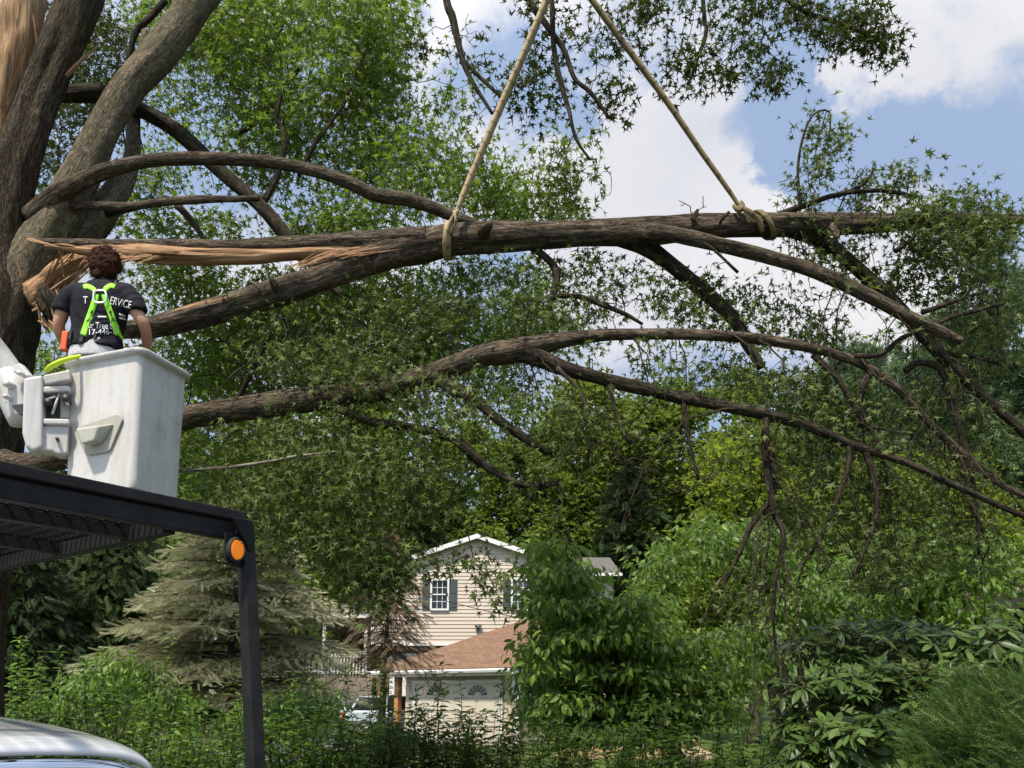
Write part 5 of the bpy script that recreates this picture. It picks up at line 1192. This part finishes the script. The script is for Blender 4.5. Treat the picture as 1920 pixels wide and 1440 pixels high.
mb = MB(); prism(mb, [P(x, y, 5.37) for x, y in [(21, 760), (42, 757), (42, 776), (36, 778)]], (.02, .06, 0)); mb.build('hose_box', M['steel_dark'], lift, smooth=False)
ly = [(84, 697, 5.36, 4), (92, 689, 5.36, 6), (108, 681, 5.36, 6.5), (124, 675, 5.37, 5), (150, 668, 5.5, 4)]
mb = MB(); c = catmull(ctl(ly), .02); tube(mb, c[:, :3], c[:, 3], 10, .25, flat=.7); o = mb.build('lanyard', M['hivis_y']); tag(o, 'bright yellow green lanyard hooked over the bucket rim', 'lanyard')

# ------------------------------------------------------------------ worker
M['skin'] = plain('skin', (.42, .22, .14), .5, var=.08, **{'Subsurface Weight': .08})
M['shirt'] = plain('black_shirt', (.012, .0125, .018), .85, var=.5, scale=9, bump=1., bscale=7, spec=.15)
M['hair'] = plain('brown_hair', (.034, .013, .007), .75, var=.5, scale=30, spec=.1)
M['trousers'] = plain('pale_trousers', (.45, .44, .46), .8, var=.25, scale=60)
M['belt'] = plain('black_belt', (.015, .015, .017), .6)
M['print'] = plain('white_print', (.72, .72, .72), .7, var=.1)
M['orange'] = plain('orange_plastic', (.6, .10, .03), .45)
M['alu'] = plain('aluminium_ring', (.8, .8, .8), .3, .6)
pz = top_person-1.80
WB = np.array([P(190, 560, PY)[0], PY, max(pz, BZ+.05)])
SCL = (top_person-WB[2])/1.80
worker = thing('person', WB, 'worker seen from behind in a black shirt and lime harness standing in the bucket', 'person')
def W3(x, y, z): return WB+np.array([x, y, z])*SCL
def rings(mb, L, n=28):
    rr = []
    for (x, y, z, rx, ry) in L:
        a = np.linspace(0, 2*math.pi, n, endpoint=False)
        rr.append(np.array([W3(x+rx*math.copysign(abs(math.cos(t_))**.85, math.cos(t_)), y+ry*math.copysign(abs(math.sin(t_))**.85, math.sin(t_)), z) for t_ in a]))
    loft(mb, rr)
def limbt(mb, L, sides=16):
    c = catmull(np.array([[*W3(x, y, z), r*SCL] for x, y, z, r in L]), .02); tube(mb, c[:, :3], c[:, 3], sides, 0)
def ball(mb, c, r3, n=18):
    rr = []
    for i in range(1, n):
        ph = math.pi*i/n; a = np.linspace(0, 2*math.pi, 22, endpoint=False)
        rr.append(np.array([W3(c[0]+r3[0]*math.sin(ph)*math.cos(q), c[1]+r3[1]*math.sin(ph)*math.sin(q), c[2]-r3[2]*math.cos(ph)) for q in a]))
    loft(mb, rr)
larm = [(-.17, -.01, 1.42, .06), (-.235, -.02, 1.36, .058), (-.275, -.03, 1.24, .05), (-.30, -.01, 1.12, .043), (-.295, .10, 1.03, .04), (-.27, .20, .97, .032), (-.255, .25, .955, .028)]
rarm = [(.17, -.01, 1.42, .06), (.24, -.02, 1.36, .058), (.30, -.03, 1.25, .05), (.365, -.01, 1.14, .043), (.34, .11, 1.07, .04), (.28, .22, 1.03, .032), (.26, .26, 1.02, .028)]
mb = MB()
rings(mb, [(0, 0, .88, .17, .12), (0, 0, 1.0, .155, .11), (0, 0, 1.2, .16, .115), (0, 0, 1.35, .17, .115), (0, -.005, 1.44, .15, .1), (0, 0, 1.5, .075, .07)])
limbt(mb, [(0, 0, 1.46, .075), (0, .01, 1.53, .062), (0, .02, 1.6, .065)])
ball(mb, (0, .025, 1.675), (.076, .096, .118)); ball(mb, (0, .075, 1.60), (.048, .05, .05))
ball(mb, (0, .125, 1.655), (.014, .02, .024)); ball(mb, (0, .108, 1.612), (.026, .012, .012))
for s in (-1, 1):
    ball(mb, (s*.08, .02, 1.665), (.013, .022, .034)); ball(mb, (s*.032, .112, 1.685), (.014, .01, .009))
    limbt(mb, [(s*.085, 0, .92, .09), (s*.09, 0, .7, .078), (s*.1, .01, .5, .055), (s*.1, -.01, .3, .05), (s*.1, -.01, .1, .035), (s*.1, -.02, .04, .04)])
    limbt(mb, [(s*.1, -.04, .035, .035), (s*.105, .06, .03, .04), (s*.11, .15, .025, .03)])
for A_ in (larm, rarm):
    limbt(mb, A_); s = -1 if A_ is larm else 1; h = A_[-1]
    ball(mb, (h[0]-s*.012, h[1]+.045, h[2]-.005), (.038, .05, .02))
    for i, (l, sx) in enumerate(((.062, -.03), (.072, -.01), (.068, .01), (.054, .028))):
        x = h[0]-s*.012+sx; limbt(mb, [(x, h[1]+.08, h[2], .0105), (x, h[1]+.08+l*.5, h[2]-.004, .0095), (x, h[1]+.085+l*.72, h[2]-.03, .009), (x, h[1]+.07+l*.6, h[2]-.055, .008)], 8)
    limbt(mb, [(h[0]-s*.045, h[1]+.03, h[2]-.005, .012), (h[0]-s*.07, h[1]+.06, h[2]-.015, .011), (h[0]-s*.075, h[1]+.09, h[2]-.03, .0095)], 8)
remeshed(mb, 'body', .0085, 3, worker, M['skin'])
mb = MB()
rings(mb, [(0, 0, .935, .192, .135), (0, 0, .985, .188, .132), (0, 0, 1.06, .186, .13), (0, 0, 1.2, .20, .137), (0, -.004, 1.32, .213, .14), (0, -.006, 1.41, .205, .125), (0, 0, 1.465, .15, .1), (0, .01, 1.505, .085, .078), (0, .012, 1.52, .075, .07)])
for s, A_ in ((-1, larm), (1, rarm)):
    limbt(mb, [(s*.12, 0, 1.42, .085), (s*.20, -.012, 1.395, .088), (A_[1][0]*1.04, -.02, 1.345, .083), (A_[2][0]*1.0, -.028, 1.275, .078), (A_[2][0]*1.03, -.028, 1.245, .076)], 20)
shirt = remeshed(mb, 'shirt', .009, 4, worker, M['shirt'])
co = np.array([tuple(v.co) for v in shirt.data.vertices]); no = np.array([tuple(v.normal) for v in shirt.data.vertices]); lo = (co-WB)/SCL
q = np.stack([lo[:, 0]*7+lo[:, 2]*5, lo[:, 1]*5, lo[:, 2]*13-np.abs(lo[:, 0])*9], 1)
fold = np.abs(vnoise(q, 8)-.5)*2; co += no*((.5-fold)*.02*np.clip(1.6-lo[:, 2], .3, .7)/.5)[:, None]
shirt.data.vertices.foreach_set('co', co.ravel()); shirt.data.update()
dg = bpy.context.evaluated_depsgraph_get()
bvh = BVHTree.FromPolygons([tuple(v.co) for v in shirt.data.vertices], [tuple(p.vertices) for p in shirt.data.polygons])
mb = MB()
rings(mb, [(0, 0, .84, .182, .135), (0, 0, .95, .180, .132), (0, 0, 1.04, .176, .126)])
for s in (-1, 1): limbt(mb, [(s*.09, 0, .9, .105), (s*.095, 0, .7, .092), (s*.1, .01, .5, .075), (s*.1, -.01, .3, .068), (s*.1, -.015, .09, .062)])
remeshed(mb, 'trousers', .011, 4, worker, M['trousers'])
mb = MB()
for s in (-1, 1): limbt(mb, [(s*.1, -.05, .05, .048), (s*.103, .05, .045, .052), (s*.11, .16, .035, .036)]); limbt(mb, [(s*.1, -.02, .2, .06), (s*.1, -.02, .05, .058)])
remeshed(mb, 'boots', .011, 3, worker, M['belt'])
# hair: shaped cap with loose locks
mb = MB(); ball(mb, (0, .0, 1.688), (.115, .118, .13), 34); ball(mb, (0, -.012, 1.61), (.1, .098, .1), 26)
V = [v.copy() for v in mb.v]
for i, v in enumerate(V):
    c0 = W3(0, 0, 1.67); d = v-c0; k = 1+.3*(vnoise(v*22, 3)-.5)+.22*(vnoise(v*55, 4)-.5); mb.v[i] = c0+d*k[:, None]
hair = remeshed(mb, 'hair', .007, 1, worker, M['hair'])
hv = np.array([tuple(v.co) for v in hair.data.vertices]); hn = np.array([tuple(v.normal) for v in hair.data.vertices]); idx = rng.integers(0, len(hv), 1600)
mb = MB(); d = hn[idx]*.5+np.array([0, 0, -.55])+rng.normal(size=(1600, 3))*.45
scatter(mb, blade_template(.09), hv[idx]-hn[idx]*.006, d, rdir(1600), .042*(.5+rng.random(1600)), rng.random(1600)); mb.build('locks', M['hair'], hair, smooth=False)

def hit(px, py, off):
    d = Vector(ray(px, py)).normalized(); loc, nrm, i_, dist = bvh.ray_cast(Vector(EYE), d)
    if loc is None: return None
    return np.array(loc)-np.array(d)*off
def harness_strip(name, path, w, mat, parent, off=.012):
    path = np.array(path, float); seg = np.linalg.norm(np.diff(path, axis=0), axis=1); T = np.concatenate([[0], np.cumsum(seg)])
    n = max(4, int(T[-1]/3)); u = np.linspace(0, T[-1], n); q = np.stack([np.interp(u, T, path[:, 0]), np.interp(u, T, path[:, 1])], 1)
    tg = unit(np.gradient(q, axis=0)); nr = np.stack([-tg[:, 1], tg[:, 0]], 1); rows = []; last = None
    for k in range(n):
        row = []
        for s in (-.5, -.2, .2, .5):
            h = hit(*(q[k]+nr[k]*s*w), off if abs(s) < .4 else off*.75)
            if h is None: h = row[-1] if row else (rows[-1][len(row)] if rows else None)
            row.append(h)
        if any(r is None for r in row): continue
        rows.append(row)
    A_ = np.array(rows); m = len(A_); mb = MB(); V = np.concatenate([A_, A_+np.array([0, .012, 0])], 1)   # front and back layers
    order = [0, 1, 2, 3, 7, 6, 5, 4]; loft(mb, [V[k][order] for k in range(m)]); return mb.build(name, mat, parent)
hz = M['hivis']
hs_ = harness_strip('harness_strap', [(156, 538), (164, 536), (172, 540), (181, 547)], 9, hz, worker)
harness_strip('harness_strap', [(215, 537), (207, 535), (200, 539), (193, 547)], 9, hz, worker)
harness_strip('harness_strap', [(181, 546), (178, 562), (172, 580), (155, 628)], 11, hz, worker)
harness_strip('harness_strap', [(193, 546), (198, 562), (205, 582), (221, 627)], 11, hz, worker)
harness_strip('harness_strap', [(220, 622), (228, 632), (235, 642), (239, 655)], 5, hz, worker)
harness_strip('vest_edge', [(155, 626), (150, 645), (148, 668)], 8, M['belt'], worker)
harness_strip('ring_pad', [(179, 546), (195, 546)], 10, M['belt'], worker, .016)
# D-ring
mb = MB(); pts = []
for a in np.linspace(0, 2*math.pi, 33):
    x = 187+12*math.copysign(abs(math.cos(a))**.55, math.cos(a)); y = 556+11.5*math.copysign(abs(math.sin(a))**.6, math.sin(a)); pts.append(hit(x, y, .028))
tube(mb, np.array(pts), .0068, 8, cap=False); mb.build('d_ring', M['alu'], worker)
def on_shirt(name, text, px, py, hpx, mat, parent, rot=0., off=.010, sx=1.):
    cu = bpy.data.curves.new('t', 'FONT'); cu.body = text; cu.align_x = 'CENTER'; cu.align_y = 'CENTER'; cu.size = 1
    to = bpy.data.objects.new('t', cu); COL.objects.link(to); d_ = bpy.context.evaluated_depsgraph_get(); d_.update()
    me = bpy.data.meshes.new_from_object(to.evaluated_get(d_)); bpy.data.objects.remove(to)
    bm = bmesh.new(); bm.from_mesh(me); bmesh.ops.triangulate(bm, faces=bm.faces)
    c, s = math.cos(R(rot)), math.sin(R(rot)); bad = []
    for v in bm.verts:
        x, y = v.co.x*hpx*1.4*sx, -v.co.y*hpx*1.4
        h = hit(px+x*c-y*s, py+x*s+y*c, off)
        if h is None: bad.append(v)
        else: v.co = Vector(h)
    bmesh.ops.delete(bm, geom=bad, context='VERTS'); bm.to_mesh(me); bm.free(); me.name = name; me.materials.clear(); me.materials.append(mat)
    o = bpy.data.objects.new(name, me); COL.objects.link(o); o.parent = parent; o.matrix_parent_inverse = parent.matrix_basis.inverted(); return o
on_shirt('shirt_lettering', 'T', 160, 563, 14, M['print'], shirt, 0, sx=.8)
on_shirt('shirt_lettering', 'ERVICE', 226, 568, 15, M['print'], shirt, 13, sx=.62)
on_shirt('shirt_lettering', 'ur Tree Spe', 194, 611, 12, M['print'], shirt, 2, sx=.72)
on_shirt('shirt_lettering', '17-446-7', 191, 622.5, 10.5, M['print'], shirt, -1, sx=1.0)
for q in ([(183, 594), (199, 594)],): harness_strip('shirt_logo', q, 3.2, M["print"], shirt, .010)
harness_strip('shirt_logo', [(223, 589), (234, 592)], 3, M["print"], shirt, .010); harness_strip('shirt_logo', [(224, 596), (235, 598)], 3, M["print"], shirt, .010)
on_shirt('strap_marking', 'A', 167, 600, 11, M['belt'], worker, 18, off=.0175); on_shirt('strap_marking', 'A', 212, 600, 11, M['belt'], worker, -18, off=.0175)
for s, x, y in ((1, 171.5, 587), (-1, 207.5, 587)):
    mb = MB(); a = R(18*s); ca, sa = math.cos(a), math.sin(a)
    poly = [(-1, 7), (1, 7), (1, 0), (3.4, 0), (0, -7), (-3.4, 0), (-1, 0)]
    p = [hit(x+u*ca-v*sa, y+u*sa+v*ca, .0165) for u, v in poly]
    mb.add(np.array(p), [list(range(7))]); mb.build('strap_arrow', M['belt'], worker, smooth=False)
# belt and holster
for x in (-.13, -.03, .06): mb = MB(); box(mb, W3(x, -.128, 1.0), (.02, .02, .07)); mb.build('belt_loop', M['belt'], worker, smooth=False)
mb = MB(); box(mb, W3(-.205, -.06, .98), (.05, .05, .16)); bevel(mb.build('tool_holster', M['orange'], worker, smooth=False), .01)

# ------------------------------------------------------------------ truck: black overhead guard, hood, grille
truck = thing('truck', (-2.0, 3.4, 0), 'white truck hood with chrome grille under a black overhead mesh guard', 'truck')
tf = unit([.804, -.594, 0]); ta = unit([-.594, -.804, 0]); tax = (ta, tf, up)
zt = P(458, 962, 3.3)[2]; C0 = P(455, 985, 3.3); C0[2] = zt
guard = MB(); box(guard, C0+ta*1.6-up*.022, (3.2, .06, .044), tax); g0 = bevel(guard.build('guard_rail', M['black_paint'], truck, smooth=False), .006, 3)
mb = MB(); box(mb, C0+ta*1.62-tf*.01-up*.088, (3.16, .05, .072), tax); bevel(mb.build('guard_beam', M['black_paint'], truck, smooth=False), .006)
for d in (.34, .95, 1.6, 2.3): mb = MB(); box(mb, C0+ta*1.75-tf*d-up*.10, (2.9, .05, .05), tax); mb.build('guard_cross_bar', M['black_paint'], truck, smooth=False)
for s in (.30, .95, 1.6, 2.3, 3.1): mb = MB(); box(mb, C0+ta*s-tf*1.2-up*.103, (.05, 2.3, .06), tax); mb.build('guard_side_bar', M['black_paint'], truck, smooth=False)
mb = MB()
for k in range(int(2.8/.07)): tube(mb, [C0+ta*(.3+k*.07)-tf*.04-up*.07, C0+ta*(.3+k*.07)-tf*1.2-up*.07, C0+ta*(.3+k*.07)-tf*2.35-up*.07], .008, 4)
for k in range(int(2.3/.045)): tube(mb, [C0+ta*.3-tf*(.05+k*.045)-up*.066, C0+ta*1.7-tf*(.05+k*.045)-up*.066, C0+ta*3.1-tf*(.05+k*.045)-up*.066], .007, 4)
mb.build('guard_mesh', M['black_paint'], truck, smooth=False)
pt = P(459, 985, 3.3); pb = P(479, 1440, 3.27); dirp = pb-pt; pb2 = pt+dirp*((.55-pt[2])/dirp[2])
mb = MB(); box(mb, (pt+pb2)/2, (.058, .058, np.linalg.norm(pb2-pt)), (ta, tf, unit(pt-pb2))); bevel(mb.build('guard_post', M['black_paint'], truck, smooth=False), .006)
nP = unit([.95, -.31, 0]); pp = C0+tf*.045-up*.15
def Pf(px, py, off=0.): return on_plane(px, py, pp+nP*off, nP)
mb = MB(); prism(mb, [Pf(x, y) for x, y in [(435, 970), (468, 976), (472, 985), (472, 1030), (466, 1037), (458, 1020), (447, 1000)]], nP*.012); bevel(mb.build('guard_gusset', M['black_paint'], truck, smooth=False), .003)
mb = MB(); prism(mb, [Pf(x, y, -.02) for x, y in [(420, 998), (446, 1000), (460, 1015), (461, 1067), (432, 1062), (421, 1048)]], nP*.008); lp = mb.build('lamp_plate', M['black_paint'], truck, smooth=False)
lc = Pf(439, 1031, -.01); lu = np.cross(up, nP); lr_ = .052
th = np.linspace(0, 2*math.pi, 36, endpoint=False)
def disc(r, o): return np.array([lc+lu*r*math.cos(a)+up*r*math.sin(a)+nP*o for a in th])
mb = MB(); loft(mb, [disc(.049, -.005), disc(.052, .01), disc(.049, .018), disc(.044, .018), disc(.043, .01)]); mb.build('lamp_bezel', M['rubber'], lp)
mb = MB(); loft(mb, [disc(.043, .008), disc(.041, .014), disc(.03, .019), disc(.004, .021)]); la = mb.build('amber_lamp', M['amber'], lp)
for k in range(9):
    mb = MB(); z = -.034+k*.0085; hw = math.sqrt(max(0, .039**2-z*z)); box(mb, lc+up*z+nP*.0195, (hw*2, .004, .0045), (lu, nP, up)); mb.build('lens_rib', M['amber'], la, smooth=False)
# hood
H0 = P(283, 1424, 3.3); H0z = H0[2]
def hp(s, d):
    bulge = .05*(1-((s-.85)/.95)**2)
    e = min(s+.02, 1.72-s); z = H0z+.052*(1-math.exp(-max(e, 0)/.16))+.03*(1-((s-.85)/.87)**2)+.075*(1-math.exp(-d/.5))+.02*d
    z -= .05*math.exp(-max(e, 0)/.05)
    z -= .03*math.exp(-d/.04)
    return H0+ta*s+tf*(bulge-d)*np.array([1, 1, 1])+np.array([0, 0, z-H0z])
mb = MB(); ss = np.concatenate([np.linspace(0, .3, 12), np.linspace(.35, 1.35, 18), np.linspace(1.42, 1.7, 10)]); ds = np.concatenate([np.linspace(0, .2, 9), np.linspace(.27, 1.8, 18)])
V = np.array([[hp(s, d) for s in ss] for d in ds]); a, b = len(ds), len(ss)
i = (np.arange(a-1)[:, None]*b+np.arange(b-1)).ravel(); mb.add(V.reshape(-1, 3), [np.stack([i, i+1, i+b+1, i+b], 1)])
ho = mb.build('hood', M['truck_white'], truck); so = ho.modifiers.new('s', 'SOLIDIFY'); so.thickness = .02; so.offset = -1
sd_ = [hp(s, 0) for s in ss]
mb = MB()
for z0, z1, o0, o1 in ((-.008, -.05, .012, .03),):
    rr = [np.array([q+up*-.006+tf*.0, q+up*-.012+tf*.02, q-up*.035+tf*.032, q-up*.058+tf*.03, q-up*.066+tf*.01, q-up*.066-tf*.02]) for q in sd_]; loft(mb, rr)
    rr = [np.array([q-up*.075+tf*.01, q-up*.08+tf*.034, q-up*.1+tf*.04, q-up*.125+tf*.034, q-up*.13+tf*.0]) for q in sd_[3:-3]]; loft(mb, rr)
mb.build('grille_surround', M['chrome'], truck)
for k in range(7):
    mb = MB(); q = [p-up*(.16+k*.055)+tf*.0 for p in sd_[4:-4]]; loft(mb, [np.array([c+tf*.02, c+tf*.028-up*.012, c+tf*.02-up*.026, c-tf*.02-up*.026, c-tf*.02]) for c in q]); mb.build('grille_slat', M['chrome'], truck)
mb = MB(); c = H0+ta*.85-tf*.36; c[2] = .9; box(mb, c, (1.66, .7, .72), tax); mb.build('engine_bay', M['rubber'], truck, smooth=False)
for s in (-.03, 1.73):
    mb = MB(); pr_ = [(.0, .62), (.06, .9), (.02, 1.22), (-.25, 1.28), (-1.3, 1.34), (-1.3, .8), (-.95, .8), (-.85, 1.02), (-.6, 1.1), (-.35, 1.02), (-.25, .8), (-.2, .6)]
    b0 = H0*np.array([1, 1, 0]); w_ = .10
    prism(mb, [b0+ta*(s-w_/2)+tf*f+up*min(z, H0z-.03) for f, z in pr_], ta*w_); bevel(mb.build('fender', M['truck_white'], truck, smooth=False), .03, 3)
    mb = MB(); wc = b0+ta*(s+(.12 if s < 0 else -.12))-tf*.6+up*.42; thw = np.linspace(0, 2*math.pi, 32, endpoint=False)
    loft(mb, [np.array([wc+ta*w2+tf*r*math.cos(q)+up*r*math.sin(q) for q in thw]) for r, w2 in ((.28, -.13), (.4, -.11), (.42, -.05), (.42, .05), (.4, .11), (.28, .13))]); wo = mb.build('wheel', M['rubber'], truck)
    mb = MB(); loft(mb, [np.array([wc+ta*w2+tf*r*math.cos(q)+up*r*math.sin(q) for q in thw]) for r, w2 in ((.25, -.135), (.25, .135))]); mb.build('rim', M['chrome'], wo)
    mb = MB(); c = b0+ta*(s+(.16 if s < 0 else -.16))+tf*.05+up*1.05; box(mb, c, (.22, .06, .2), tax); bevel(mb.build('headlight', M['alu'], truck, smooth=False), .02)
mb = MB(); c = H0*np.array([1, 1, 0])+ta*.9+tf*.28+up*.56; box(mb, c, (2.1, .2, .24), tax); bevel(mb.build('bumper', M['chrome'], truck, smooth=False), .03, 3)
# cab behind the hood, outside the picture
mb = MB(); c0 = H0*np.array([1, 1, 0])-tf*1.8
side = [(0, .6), (0, 1.42), (-.5, 2.05), (-1.7, 2.1), (-1.8, .6)]
prism(mb, [c0+ta*-.05+tf*f+up*z for f, z in side], ta*1.8); bevel(mb.build('cab', M['truck_white'], truck, smooth=False), .06, 3)
mb = MB(); prism(mb, [c0+ta*s+tf*f+up*z for s, f, z in ((.1, .01, 1.5), (1.6, .01, 1.5), (1.5, -.42, 2.0), (.2, -.42, 2.0))], tf*.02+up*.016); mb.build('windshield', M['glass'], truck, smooth=False)
